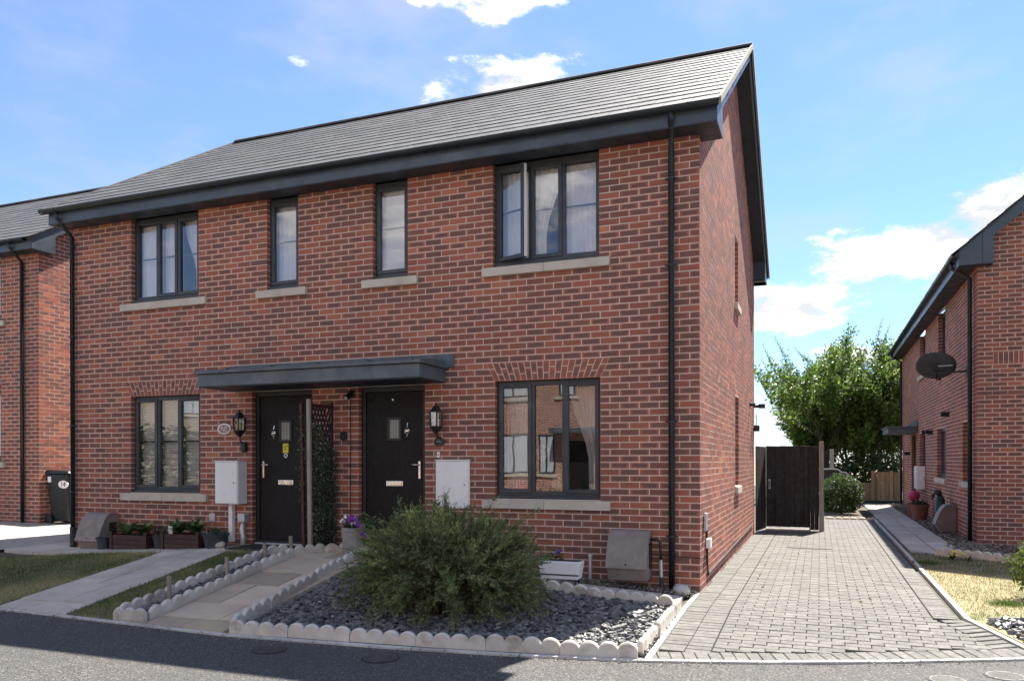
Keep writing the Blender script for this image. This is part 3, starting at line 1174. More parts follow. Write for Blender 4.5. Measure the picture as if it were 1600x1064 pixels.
def flat_arch(parent, F, u0, u1, z0, h=.225, splay=.115):
    """splayed flat arch of cut bricks over an opening"""
    n = int(round((u1-u0+splay)/.076))
    for i in range(n):
        f0, f1 = i/n, (i+1)/n
        def X(f, t, g): return lerp(lerp(u0, u1, f), lerp(u0-splay, u1+splay, f), t)+g
        cut = .36 if i % 2 else .66
        for (t0, t1) in ((0, cut), (cut, 1)):
            q = MB()
            g = .0045
            za, zb = z0+h*t0+(.004 if t0 else .001), z0+h*t1-.005
            ta, tb = (za-z0)/h, (zb-z0)/h
            d = RND.uniform(-.0007, .0007)
            A = [F(X(f0, ta, g), d, za), F(X(f1, ta, -g), d, za), F(X(f1, ta, -g), .1, za), F(X(f0, ta, g), .1, za)]
            B = [F(X(f0, tb, g), d, zb), F(X(f1, tb, -g), d, zb), F(X(f1, tb, -g), .1, zb), F(X(f0, tb, g), .1, zb)]
            q.hexa(A+B, RND.uniform(.15, .75), skip=(2,))
            q.build('arch_brick', BRICK, parent)


# ---------------------------------------------------------------- windows
def ring(q, F, u0, u1, z0, z1, wd, d0, d1, wb=None):
    wb = wb or wd
    q.box(u0, u1, d0, d1, z1-wd, z1, F=F)
    q.box(u0, u1, d0, d1, z0, z0+wb, F=F)
    q.box(u0, u0+wd, d0, d1, z0+wb, z1-wd, F=F)
    q.box(u1-wd, u1, d0, d1, z0+wb, z1-wd, F=F)


def window(parent, F, u0, u1, z0, z1, lights, sillu=None, bar=True, head=0, d=.07, open_first=None, sillh=.12, room=True, vent=True, roomd=1.6):
    """lights: string left-to-right in u order, 's' sash, 'f' fixed"""
    m = MB()
    n = len(lights)
    fw_ = .055
    ring(m, F, u0+.004, u1-.004, z0+.035, z1-head, fw_, d, d+.07)
    m.box(u0-.0, u1+.0, d-.035, d+.07, z0+.004, z0+.035, F=F)           # plastic cill
    if head:
        m.box(u0+.002, u1-.002, d+.01, d+.06, z1-head+.002, z1, F=F)
    iw = (u1-u0-2*fw_)/n
    for i in range(1, n):
        c = u0+fw_+iw*i
        m.box(c-.028, c+.028, d+.001, d+.068, z0+.035+fw_, z1-head-fw_, F=F)
    # the window is its frame mesh; sashes, panes, bars and sill are its sub-parts
    W = m.build('window', ANTH, parent, bevel=.004)
    for i, ch in enumerate(lights):
        a = u0+fw_+iw*i-(0 if i == 0 else -.028)
        b = u0+fw_+iw*(i+1)-(.028 if i < n-1 else 0)
        za, zb = z0+.035+fw_, z1-head-fw_
        GF = F
        ga, gb, gza, gzb, gd = a, b, za, zb, d+.03
        if ch == 's':
            q = MB()
            sf = .048
            sa, sb, sza, szb = a-.022, b+.022, za-.022, zb+.022
            if open_first == i:
                # opened casement, hinged on its far side (high u), swung outwards
                ang = rad(20)
                hx = F(sb, d-.012, 0)
                U = F.U*math.cos(ang)+(F.N)*(-math.sin(ang))
                Nn = F.N*math.cos(ang)+F.U*math.sin(ang)
                GF = Frame(hx, U, Nn)
                wdt = sb-sa
                ring(q, GF, -wdt, 0, sza, szb, sf, -.0, .058)
                q.build('sash', ANTH, W, bevel=.005)
                q = MB(); q.box(-wdt-.004, -wdt, .012, .056, sza+.01, szb-.01, F=GF); q.build('sash_seal', WHITEP, W)
                q = MB(); q.tube([F(sb-.1, d+.02, za+.02), F(sa+.12, d-.05, za+.02), GF(-wdt+.1, .05, za+.04)], .006, 6); q.build('stay', CHROME, W)
                ga, gb, gd = -wdt+sf, -sf, .03
                gza, gzb = sza+sf, szb-sf
            else:
                ring(q, F, sa, sb, sza, szb, sf, d-.014, d+.05)
                if vent: q.box(sa+.05, sb-.05, d-.026, d-.012, szb-.030, szb-.012, F=F)
                q.build('sash', ANTH, W, bevel=.005)
                ga, gb, gza, gzb, gd = sa+sf, sb-sf, sza+sf, szb-sf, d+.012
        q = MB()
        pp = [GF(ga, gd, gza), GF(gb, gd, gza), GF(gb, gd, gzb), GF(ga, gd, gzb)]
        if GF.U.cross(Vector((0, 0, 1))).dot(GF.N) < 0: pp.reverse()      # panes face outwards
        q.face(pp)
        q.build('pane', GLASS, W)
        if bar:
            zc = lerp(gza, gzb, .52)
            q = MB(); q.box(ga, gb, gd+.006, gd+.014, zc-.010, zc+.010, F=GF)
            q.build('glazing_bar', ANTH, W)
    if sillu:
        sa, sb = sillu
        c = (sa+sb)/2
        parts = ((sa, c-.002), (c+.002, sb)) if sb-sa > 1.2 else ((sa, sb),)
        for (a, b) in parts:
            q = MB()
            zt = z0+.002
            A = [F(a, -.05, zt-sillh), F(b, -.05, zt-sillh), F(b, .099, zt-sillh), F(a, .099, zt-sillh),
                 F(a, -.05, zt-.018), F(b, -.05, zt-.018), F(b, .099, zt), F(a, .099, zt)]
            q.hexa(A)
            q.build('sill', STONE, W, bevel=.004)
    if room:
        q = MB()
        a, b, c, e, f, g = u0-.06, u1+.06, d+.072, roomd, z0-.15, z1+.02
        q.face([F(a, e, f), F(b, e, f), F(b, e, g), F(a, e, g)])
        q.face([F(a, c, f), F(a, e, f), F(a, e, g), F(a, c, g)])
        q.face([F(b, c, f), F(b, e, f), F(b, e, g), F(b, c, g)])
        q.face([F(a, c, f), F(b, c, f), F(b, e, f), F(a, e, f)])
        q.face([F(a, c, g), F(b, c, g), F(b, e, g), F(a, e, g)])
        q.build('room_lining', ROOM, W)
    return W


def curtain(F, u0, u1, z0, z1, d, mat, label, amp=.018, pitch=.07, gather=None):
    q = MB()
    n = int((u1-u0)/.012)
    ph = RND.uniform(0, 6)
    rows = []
    for j in range(9):
        f = j/8
        z = lerp(z1, z0, f)
        r = []
        for i in range(n+1):
            t = i/n
            u = lerp(u0, u1, t)
            if gather:
                g = math.sin(min(1, f*1.45)*math.pi/2)**2
                u = lerp(u, gather+(u-gather)*.38, g)
            w = amp*(math.sin(t*(u1-u0)/pitch*6.283+ph)+.5*math.sin(t*(u1-u0)/pitch*2.3*6.283+ph*2))*(.6+.4*f)
            r.append(F(u, d+w, z))
        rows.append(r)
    q.loops(rows, False)
    o = q.build('curtain', mat, smooth=True)
    return tag(o, label, 'curtain')


# ---------------------------------------------------------------- roofs, eaves
def roof(parent, O, E, S, e0, e1, s_eave, s_ridge, z_eave, z_ridge, gauge=.345, tw=.30, n_single=0, back=True):
    """pitched roof with ridge along E; S points from eave towards ridge"""
    O, E, S = Vector(O), Vector(E), Vector(S)
    run = s_ridge-s_eave
    sl = math.hypot(run, z_ridge-z_eave)
    T = (S*run+Vector((0, 0, z_ridge-z_eave)))/sl
    Nn = T.cross(E).normalized()
    if Nn.z < 0: Nn = -Nn

    def P(e, t, h): return O+E*e+S*s_eave+Vector((0, 0, z_eave))+T*t+Nn*h
    q = MB()
    q.face([P(e0, .02, -.03), P(e1, .02, -.03), P(e1, sl, -.03), P(e0, sl, -.03)])
    S2 = s_ridge*2-s_eave
    zb = z_eave
    base = O+Vector((0, 0, z_ridge))+S*s_ridge
    far = O+S*S2+Vector((0, 0, zb))
    q.face([base+E*e0, base+E*e1, far+E*e1, far+E*e0])
    R = q.build('roof', TILE, parent)
    rows = int(math.ceil(sl/gauge))
    gauge = sl/rows
    tiles = []
    for r in range(rows):
        e = e0-(tw/2 if r % 2 else 0)
        while e < e1-.01:
            a, b = max(e, e0), min(e+tw, e1)
            if b-a > .04: tiles.append((a, b, r))
            e += tw
    th = .009
    def tile_hexa(q, a, b, r, P=P, rv=None):
        t0, t1 = r*gauge, min((r+1)*gauge+.06, sl+.01)
        g = .003
        lift = RND.uniform(0, .004); sk = RND.uniform(-.003, .003)
        h0, h1 = .011+lift*.6, .0
        q.hexa([P(a+g, t0+sk, h0-th), P(b-g, t0+sk, h0-th), P(b-g, t1, h1-th), P(a+g, t1, h1-th),
                P(a+g, t0+sk, h0), P(b-g, t0+sk, h0), P(b-g, t1, h1), P(a+g, t1, h1)], rv, skip=(2,))
    full = [t for t in tiles if abs(t[1]-t[0]-tw) < 1e-6 and t[2] < rows-1]
    full.sort(key=lambda t: (P(t[0], t[2]*gauge, 0)-CAM).length)
    single = set(full[:n_single])
    var = []
    if n_single:
        for k in range(10):
            q = MB()
            P0 = lambda e, t, h: E*e+T*t+Nn*h
            tile_hexa(q, 0, tw, 0, P0, RND.random())
            var.append(q.mesh('tile', TILE))
    rest = MB()
    for t in tiles:
        if t in single:
            o = bpy.data.objects.new('tile', RND.choice(var))
            put(o, R, P(t[0], t[2]*gauge, 0))
        else: tile_hexa(rest, *t)
    rest.build('tile_field', TILE, R, kind='stuff')
    # ridge tiles
    e = e0
    while e < e1-.05:
        f = min(e+.45, e1)
        q = MB()
        A = []; B = []
        for k in range(7):
            an = math.pi*k/6
            off = S*(-math.cos(an)*.12)+Vector((0, 0, math.sin(an)*.075-.03))
            A.append(base+E*(e+.003)+off); B.append(base+E*(f-.003)+off)
        q.prism(A, B)
        q.build('ridge_tile', RIDGEM, R)
        e += .45
    return R, P


RIDGEM = simple('ridge_tile', (.060, .058, .056), (.085, .08, .075), 5, .75, .4, 40, c3=(.15, .135, .11))


def gutter(parent, A, B, r=.056, clips=True):
    """half round gutter from A to B with brackets"""
    A, B = Vector(A), Vector(B)
    d = (B-A).normalized(); n = Vector((-d.y, d.x, 0))
    q = MB()
    def prof(rr): return [n*(rr*math.cos(math.pi+math.pi*k/10))+Vector((0, 0, rr*math.sin(math.pi+math.pi*k/10))) for k in range(11)]
    o, i = prof(r), prof(r-.006)
    loop = o+i[::-1]
    q.loops([[A+p for p in loop], [B+p for p in loop]], True, True, True)
    G = q.build('gutter', PIPE, parent)
    L = (B-A).length
    k = max(1, int(L/1.0))
    for j in range(k+1):
        c = A+d*(L*(j+.3)/(k+.6))
        q = MB()
        oo = prof(r+.005)
        lp = oo+[p*.96 for p in oo][::-1]
        q.loops([[c-d*.014+p for p in lp], [c+d*.014+p for p in lp]], True, True, True)
        q.build('bracket', PIPE, G)
    return G


def downpipe(parent, pts, r, clips, n):
    q = MB(); q.tube(pts, r, 12)
    D = q.build('downpipe', PIPE, parent, smooth=True)
    for z in clips:
        p = Vector((pts[-1][0], pts[-1][1], z))
        n = Vector(n)
        s = Vector((-n.y, n.x, 0))
        q = MB()
        q.tube([p+Vector((0, 0, -.012)), p+Vector((0, 0, .012))], r+.007, 12)
        q.tube([p-s*(r+.035), p+s*(r+.035)], .009, 6)
        q.build('clip', PIPE, D)
    return D


# ================================================================ the pair of houses in the middle
HS = thing('semi_detached_house', (-4.72, 3.8, 0), 'pair of red brick semi-detached houses with dark grey windows and slate grey roof', 'house')
FR = Frame((0, 0, 0), (-1, 0, 0), (0, -1, 0))     # front wall, u runs left from the right corner
FG = Frame((0, 0, 0), (0, 1, 0), (1, 0, 0))       # right gable wall
W, D = 9.44, 7.64
ZB = .0095
ZS = 5.035
up_w = dict(UL=(6.985, 8.255), U2=(5.28, 5.797), U3=(3.618, 4.132), UR=(1.13, 2.453))
lo_w = dict(LL=(6.962, 8.27), LR=(1.12, 2.43))
op = []
for a, b in up_w.values(): op.append((a, a, b, b, 3.7845, 5.2))
for a, b in lo_w.values(): op.append((a, a, b, b, 1.0, 2.4095))
for a, b in ((5.06, 6.055), (3.379, 4.348)): op.append((a, a, b, b, .05, 2.4095))
# stone sills cut into the brickwork
sills = [(6.832, 8.43, 3.672, 3.79), (5.138, 5.95, 3.672, 3.79), (3.468, 4.273, 3.672, 3.79), (1.0, 2.583, 3.672, 3.79), (6.82, 8.44, .88, 1.0), (1.0, 2.586, .88, 1.0)]
op_b = op+[(a, a, b, b, c, d) for a, b, c, d in sills]+[(a, a-.115, b, b+.115, 2.4095, 2.6345) for a, b in lo_w.values()]
fb = wall_bricks(FR, W, ZB, -4, 67, op_b, corner0='A')
slope = (7.80-5.17)/(3.82+.42)
zroof = lambda y: 5.17+slope*(y+.42)-.10
def zt_g(z):
    if z < zroof(0): return 0, D
    a = (z-zroof(0))/slope
    return a, D-a
gop = [(3.86, 3.86, 4.40, 4.40, 1.06, 2.4595), (3.83, 3.83, 4.36, 4.36, 3.9095, 4.9595)]
ng = int((zroof(3.82)-ZB)/CH)
gb = wall_bricks(FG, D, ZB, -4, ng, gop, zt=zt_g, corner0='B')
WL = mortar_wall(FR, W, -.25, ZS, op, 'wall', HS)
make_wall(WL, [(FR, fb)], 300, lambda F, b: b[4] > .95 and b[0] < 2.2)
WG = mortar_wall(FG, D, -.25, zroof(0), gop, 'wall', HS, extra=[[(0, zroof(0)), (D, zroof(0)), (D/2, zroof(D/2))]])
q = MB()
for bk in gb: brick_hexa(q, FG, bk)
q.build('brickwork', BRICK, WG, kind='stuff')
for k in ('LL', 'LR'):
    flat_arch(WL, FR, *lo_w[k], 2.4095)
# far walls (left gable, back) closing the shell
q = MB()
q.box(-W, -W+.1, .1, D, -.25, zroof(0)); q.box(-W, 0, D-.1, D, -.25, zroof(0))
q.face([(-W, 0, zroof(0)), (-W, D, zroof(0)), (-W, D/2, zroof(D/2))])
q.build('wall', BRICK, HS)
# windows
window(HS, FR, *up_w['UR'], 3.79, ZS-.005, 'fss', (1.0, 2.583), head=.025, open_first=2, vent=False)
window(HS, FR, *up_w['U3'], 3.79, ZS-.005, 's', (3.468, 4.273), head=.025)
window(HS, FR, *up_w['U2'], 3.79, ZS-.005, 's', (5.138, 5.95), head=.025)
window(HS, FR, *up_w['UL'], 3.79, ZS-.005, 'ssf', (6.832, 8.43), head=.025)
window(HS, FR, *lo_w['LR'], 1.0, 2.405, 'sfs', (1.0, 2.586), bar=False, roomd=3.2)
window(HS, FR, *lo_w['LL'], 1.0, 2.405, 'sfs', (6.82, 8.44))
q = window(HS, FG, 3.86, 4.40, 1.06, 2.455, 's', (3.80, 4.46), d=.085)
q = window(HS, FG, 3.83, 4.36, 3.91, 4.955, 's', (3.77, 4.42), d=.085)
# roof
RF, RP = roof(HS, (0, 0, 0), (-1, 0, 0), (0, 1, 0), -.27, W+.13, -.42, 3.82, 5.185, 7.80, n_single=300)
# eaves: fascia, soffit, gutter
q = MB(); q.box(-W-.12, .225, -.315, -.295, 5.0, 5.19); q.build('fascia', FASC, HS, bevel=.003)
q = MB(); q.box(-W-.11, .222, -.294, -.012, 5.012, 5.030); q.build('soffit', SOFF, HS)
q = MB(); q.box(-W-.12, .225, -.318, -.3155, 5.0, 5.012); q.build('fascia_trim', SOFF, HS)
gutter(HS, (-W-.20, -.375, 5.205), (.245, -.375, 5.195))
q = MB(); q.box(-W-.12, .225, D+.295, D+.315, 5.0, 5.19); q.build('fascia', FASC, HS)
q = MB(); q.box(-W-.11, .222, D+.0, D+.294, 5.0, 5.02); q.build('soffit', SOFF, HS)
gutter(HS, (-W-.2, D+.375, 5.195), (.245, D+.375, 5.195))
# verges right (and left, plain)
zr = lambda y: 5.17+slope*((y if y < 3.82 else 7.64-y)+.42)
for (xa, xb, xi) in ((.205, .228, -.004), (-W-.115, -W-.095, -W+.002)):
    for sgn in (0, 1):
        Y = lambda y: y if not sgn else D-y
        q = MB()
        A = [(xa, Y(-.31), 5.0), (xa, Y(.18), 5.0), (xa, Y(.18), zr(.18)-.20), (xa, Y(3.82), zr(3.82)-.20), (xa, Y(3.82), zr(3.82)-.005), (xa, Y(-.31), zr(-.31)-.005)]
        q.prism(A, [(xb, p[1], p[2]) for p in A])
        q.build('bargeboard', FASC, HS, bevel=.002)
        q = MB()
        a, b = sorted((xa-.002 if xa > -1 else xb+.002, xi))
        for (y0, y1, za, zb) in ((-.29, .18, 5.0, 5.0), (.18, 3.82, zr(.18)-.17, zr(3.82)-.17)):
            q.hexa([(a, Y(y0), za), (b, Y(y0), za), (b, Y(y1), zb), (a, Y(y1), zb), (a, Y(y0), za+.012), (b, Y(y0), za+.012), (b, Y(y1), zb+.012), (a, Y(y1), zb+.012)])
        if xa > -1:
            q.box(a, b, min(Y(.165), Y(.18)), max(Y(.165), Y(.18)), 5.0, zr(.18)-.16)
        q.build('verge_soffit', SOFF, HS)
# verge edge trim on the tiles
for sgn in (0, 1):
    Y = lambda y: y if not sgn else D-y
    q = MB()
    A = [(.252, Y(-.40), zr(-.40)-.02), (.278, Y(-.40), zr(-.40)-.02), (.278, Y(3.82), zr(3.82)-.02), (.252, Y(3.82), zr(3.82)-.02)]
    q.hexa([(p[0], p[1], p[2]-.02) for p in A]+[(p[0], p[1], p[2]+.056) for p in A])
    q.build('verge_trim', simple('verge_mortar' if not sgn else 'verge_mortar_b', (.33, .29, .235), (.25, .22, .18), 8, .9, .5, 50), HS)
q = MB()
A = [(-W-.150, -.42, zr(-.42)-.01), (-W-.120, -.42, zr(-.42)-.01), (-W-.120, 3.82, zr(3.82)-.01), (-W-.150, 3.82, zr(3.82)-.01)]
q.hexa([(p[0], p[1], p[2]-.02) for p in A]+[(p[0], p[1], p[2]+.052) for p in A])
q.build('verge_trim', TILE, HS)
downpipe(HS, [(-.245, -.372, 5.15), (-.245, -.372, 5.07), (-.297, -.06, 4.86), (-.297, -.06, .02)], .034, (4.55, 3.6, 1.88, .62), (0, -1, 0))
downpipe(HS, [(-9.32, -.372, 5.15), (-9.32, -.372, 5.07), (-9.385, -.06, 4.86), (-9.385, -.06, .17)], .034, (4.72, 3.35, 2.0, 1.0), (0, -1, 0))
q = MB(); q.tube([(-9.385, -.06, .10), (-9.385, -.06, .46)], .043, 12); q.build('pipe_shoe', POTB, HS)

# canopy over the two doors
CN = MB()
CN.box(-6.355, -3.083, -.70, -.01, 2.425, 2.585)
C = CN.build('canopy', LEAD, HS, bevel=.006)
q = MB(); q.box(-6.39, -3.05, -.735, -.012, 2.588, 2.628); q.build('drip_edge', LEAD, C, bevel=.006)
q = MB()
q.hexa([(-6.36, -.70, 2.63), (-3.08, -.70, 2.63), (-3.08, -.012, 2.63), (-6.36, -.012, 2.63), (-6.3, -.66, 2.645), (-3.1, -.66, 2.645), (-3.1, -.012, 2.70), (-6.3, -.012, 2.70)])
q.build('lead_cover', LEAD, C, bevel=.005)
q = MB(); q.box(-6.42, -2.965, -.022, -.005, 2.605, 2.775); q.build('flashing', LEAD, C, bevel=.004)
for x in (-5.9, -5.2, -4.5, -3.8, -3.2):
    q = MB(); q.tube([(x, -.69, 2.648), (x, -.03, 2.705)], .012, 8); q.build('lead_roll', LEAD, C)
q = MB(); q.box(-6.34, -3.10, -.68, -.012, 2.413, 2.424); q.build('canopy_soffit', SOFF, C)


def door(u0, u1, zb, ztop, hinge_left, lab):
    """composite door in its frame; u measured on the front wall"""
    m = MB()
    d = .07
    ring(m, FR, u0+.004, u1-.004, zb, ztop, .062, d, d+.08, wb=.03)
    Dm = m.build('door', BLACKM, HS, bevel=.004, label=lab)
    a, b = u0+.068, u1-.068
    za, zb2 = zb+.032, ztop-.066
    q = MB(); q.box(a, b, d+.02, d+.06, za, zb2, F=FR); q.build('leaf', DOORM, Dm, bevel=.004)
    c = (a+b)/2
    wz = zb+1.53
    q = MB(); ring(q, FR, c-.105, c+.105, wz-.15, wz+.15, .032, d+.006, d+.022); q.build('glazing_frame', BLACKM, Dm, bevel=.004)
    q = MB(); q.box(c-.073, c+.073, d+.014, d+.0195, wz-.118, wz+.118, F=FR); q.build('glass', FROST, Dm)
    for k in range(1, 6):
        q = MB(); q.box(c-.073+k*.0243-.002, c-.073+k*.0243+.002, d+.0115, d+.0138, wz-.118, wz+.118, F=FR); q.build('reed', SILV, Dm)
    # letter plate
    lz = zb+.83
    q = MB(); q.box(c-.125, c+.125, d+.008, d+.0195, lz-.035, lz+.035, F=FR); L = q.build('letterbox', CHROME, Dm, bevel=.006)
    q = MB(); q.box(c-.105, c+.105, d+.003, d+.0075, lz-.022, lz+.022, F=FR); q.build('flap', CHROME, L, bevel=.002)
    # lever handle on its plate
    hu = b-.055 if not hinge_left else a+.055
    s = -1 if not hinge_left else 1
    hz = zb+1.02
    q = MB(); q.box(hu-.017, hu+.017, d+.008, d+.0195, hz-.13, hz+.10, F=FR); Hd = q.build('handle_plate', CHROME, Dm, bevel=.006)
    q = MB(); q.tube([FR(hu, d+.008, hz+.05), FR(hu, d-.035, hz+.05), FR(hu+s*.02, d-.04, hz+.05), FR(hu+s*.125, d-.04, hz+.05)], .010, 8); q.build('lever', CHROME, Hd, smooth=True)
    # knocker, a ring on a drop
    ku = c+(.19 if hinge_left is False else -.19)
    kz = wz-.03
    q = MB()
    q.tube([FR(ku+.033*math.cos(t*.5236), d+.004, kz+.033*math.sin(t*.5236)) for t in range(13)], .007, 8)
    q.tube([FR(ku, d+.014, kz+.105), FR(ku, d+.002, kz+.05)], .006, 6)
    q.tube([FR(ku, d+.002, kz-.03), FR(ku, d+.010, kz-.07)], .010, 8)
    q.box(ku-.022, ku+.022, d-.002, d+.006, kz-.008, kz+.014, F=FR)
    q.build('knocker', CHROME, Dm, smooth=False)
    q = MB(); q.box(u0+.03, u1-.03, d-.06, d+.07, zb-.06, zb+.004, F=FR); q.build('threshold', SILV, Dm, bevel=.004)
    return Dm, c, wz, d


DL, dc, dw, dd = door(5.06, 6.055, .335, 2.406, False, 'black front door with small square pane and yellow sticker')
q = MB(); q.box(dc-.045, dc+.045, dd+.012, dd+.0195, dw-.30, dw-.17, F=FR); q.build('sticker', YELLOW, DL)
q = MB(); q.tube([FR(dc, dd+.0195, dw-.335), FR(dc, dd+.012, dw-.335)], .03, 16); q.build('badge', WHITEP, DL)
q = MB(); q.tube([FR(dc, dd+.0118, dw-.335), FR(dc, dd+.010, dw-.335)], .018, 12); q.build('badge_mark', BLUEP, DL)
for (du, dz) in ((-.02, -.2), (.012, -.215), (0, -.245)):
    q = MB(); q.box(dc+du-.014, dc+du+.014, dd+.0105, dd+.0118, dw+dz-.006, dw+dz+.006, F=FR); q.build('sticker_mark', BLACKF, DL)
DR, dc2, dw2, dd2 = door(3.379, 4.348, .335, 2.406, True, 'black front door with small square pane, beside the trailing flower pot')
q = MB(); q.tube([FR(dc2+.02, dd2+.019, 2.24), FR(dc2+.02, dd2+.006, 2.24)], .012, 8); q.build('stud', CHROME, DR)
# room boxes behind the doors are solid; outside plinth strip
q = MB(); q.box(-6.05, -5.07, .158, .17, .2, 2.4); q.box(-4.345, -3.38, .158, .17, .2, 2.4); q.build('door_backing', BLACKM, HS)

# curtains and blinds behind the panes
curtain(FR, 2.02, 2.43, 3.75, 4.95, .185, CURT, 'white curtain behind the open casement upstairs')
curtain(FR, 1.62, 2.00, 3.75, 4.95, .185, CURT, 'white curtain behind the middle casement upstairs right', gather=1.95)
curtain(FR, 1.14, 1.60, 3.75, 4.95, .185, CURT, 'white net curtain behind the fixed right pane upstairs', amp=.012, pitch=.05)
q = MB(); q.box(3.63, 4.12, .16, .168, 3.80, 4.95, F=FR); tag(q.build('roller_blind', CURT), 'plain white roller blind in the narrow upstairs window right of centre', 'blind')
curtain(FR, 5.30, 5.78, 3.75, 4.95, .185, CURT, 'white net curtain in the narrow upstairs window left of centre', amp=.010)
curtain(FR, 7.85, 8.24, 3.75, 4.95, .185, CURT, 'white curtain in the left pane of the far left upstairs window', amp=.008)
curtain(FR, 7.42, 7.83, 3.75, 4.95, .185, CURT, 'white curtain in the middle pane of the far left upstairs window', amp=.010)
curtain(FR, 7.0, 7.40, 3.75, 4.95, .185, CURT, 'white curtain gathered in the right pane of the far left upstairs window', gather=7.05)
curtain(FR, 1.16, 1.60, .95, 2.38, .34, GCURT, 'grey curtain tied back at the right of the ground floor window', amp=.02, pitch=.09, gather=1.2)
curtain(FR, 2.06, 2.40, .95, 2.38, .34, GCURT, 'pale voile curtain at the left of the right ground floor window', amp=.014, pitch=.06)
q = MB()
z = 1.06
while z < 2.34:
    q.hexa([FR(6.99, .170, z), FR(8.24, .170, z), FR(8.24, .184, z+.020), FR(6.99, .184, z+.020), FR(6.99, .168, z+.002), FR(8.24, .168, z+.002), FR(8.24, .182, z+.022), FR(6.99, .182, z+.022)])
    z += .026
vb = thing('venetian_blind', (-7.6, .2, 1.06), 'lowered white slatted blind in the left ground floor window', 'blind')
q.build('slats', WHITEP, vb, kind='stuff')
q = MB(); q.box(6.98, 8.25, .18, .22, 2.335, 2.37, F=FR); q.build('headrail', WHITEP, vb)
# ornaments on the right ground-floor window board
va = thing('lantern_vase', (-1.72, .26, 1.02), 'white woven basket lantern on the inside window ledge', 'lantern')
q = MB(); q.lathe(-1.72, .27, [(.05, 1.02), (.085, 1.05), (.09, 1.15), (.08, 1.22), (.05, 1.25), (.055, 1.29), (.045, 1.29)], 18, True, False); q.build('body', simple('wicker', (.55, .50, .44), (.2, .17, .14), 45, .8, .6, 60), va, smooth=True)
q = MB(); q.tube([(-1.77, .27, 1.28), (-1.75, .27, 1.38), (-1.69, .27, 1.38), (-1.67, .27, 1.28)], .006, 6); q.build('handle', BLACKM, va)
wr = thing('white_blossom', (-1.93, .30, 1.52), 'ball of white artificial blossom behind the window', 'flowers')
q = MB()
for _ in range(160):
    a, e = RND.uniform(0, 6.28), RND.uniform(-1.5, 1.5)
    c = Vector((-1.93+.08*math.cos(a)*math.cos(e), .32+.08*math.sin(a)*math.cos(e), 1.55+.09*math.sin(e)))
    ax = Vector((RND.gauss(0, 1), RND.gauss(0, 1), RND.gauss(0, 1))).normalized()*.016; bx_ = ax.orthogonal().normalized()*.014
    q.face([c-ax, c-bx_, c+ax, c+bx_])
q.build('blossom', PETALW, wr)
q = MB(); q.tube([(-1.93, .32, 1.47), (-1.92, .32, 1.2), (-1.90, .32, 1.02)], .007, 6); q.build('stem', CABLE, wr)
for (xc, lab, mt) in ((-2.18, 'small dark red chair on the inside ledge', PINK), (-1.27, 'small silver ornament on the inside ledge at right', SILV)):
    t = thing('ornament', (xc, .24, 1.02), lab, 'ornament')
    q = MB(); q.box(xc-.07, xc+.07, .21, .31, 1.06, 1.085)
    q.box(xc-.07, xc+.07, .295, .31, 1.085, 1.18)
    q.build('body', mt, t, bevel=.004)
    for dx in (-.06, .06):
        for dy in (.22, .30):
            q = MB(); q.box(xc+dx-.008, xc+dx+.008, dy-.008, dy+.008, 1.0, 1.06); q.build('leg', mt, t)

# ---------------------------------------------------------------- fittings on the front wall
def wall_lantern(x, z0, z1, lab):
    T = thing('wall_lantern', (x, -.02, (z0+z1)/2), lab, 'wall lamp', 'black lanterns beside the front doors')
    c = -.13
    h = z1-z0
    q = MB(); q.lathe(x, c, [(0.017, z0), (0.043, z0+.02), (0.080, z0+.075), (0.084, z0+.09)], 6); q.build('base', BLACKM, T)
    q = MB(); q.lathe(x, c, [(0.093, z1-.12), (0.080, z1-.105), (0.041, z1-.05), (.010, z1-.03), (.012, z1-.012), (.004, z1)], 6); q.build('cap', BLACKM, T)
    za, zb = z0+.09, z1-.12
    for k in range(6):
        a = k*math.pi/3
        p = Vector((x+.078*math.cos(a), c+.078*math.sin(a), 0)); p2 = Vector((x+.087*math.cos(a), c+.087*math.sin(a), 0))
        q = MB(); q.tube([p+Vector((0, 0, za)), p2+Vector((0, 0, zb))], .008, 6); q.build('bar', BLACKM, T)
        b2 = (k+1)*math.pi/3
        r = MB(); r.face([(x+.074*math.cos(a), c+.074*math.sin(a), za), (x+.074*math.cos(b2), c+.074*math.sin(b2), za), (x+.082*math.cos(b2), c+.082*math.sin(b2), zb), (x+.082*math.cos(a), c+.082*math.sin(a), zb)])
        r.build('pane', GLASS, T)
    q = MB(); q.lathe(x, c, [(.02, za), (.024, za+.09), (.034, za+.12), (.022, za+.16)], 10); q.build('bulb', CREAM, T)
    return T


t = wall_lantern(-6.157, 1.79, 2.16, 'black six sided lantern beside the yellow stickered door')
q = MB(); q.tube([(-6.157, -.12, 1.79), (-6.157, -.11, 1.72), (-6.157, -.03, 1.68)], .012, 8); q.build('bracket', BLACKM, t)
q = MB(); q.box(-6.20, -6.115, -.075, -.008, 1.58, 1.72); q.build('back_box', BLACKM, t, bevel=.02)
t = wall_lantern(-3.157, 1.79, 2.17, 'black six sided lantern right of the middle door')
q = MB(); q.tube([(-3.157, -.12, 1.79), (-3.157, -.10, 1.745), (-3.157, -.01, 1.735)], .012, 8); q.build('bracket', BLACKM, t)


def oval(x, z, rx, rz, y0, y1, F=None):
    A = [(x+rx*math.cos(k*math.pi/12), y0, z+rz*math.sin(k*math.pi/12)) for k in range(24)]
    return A, [(p[0], y1, p[2]) for p in A]


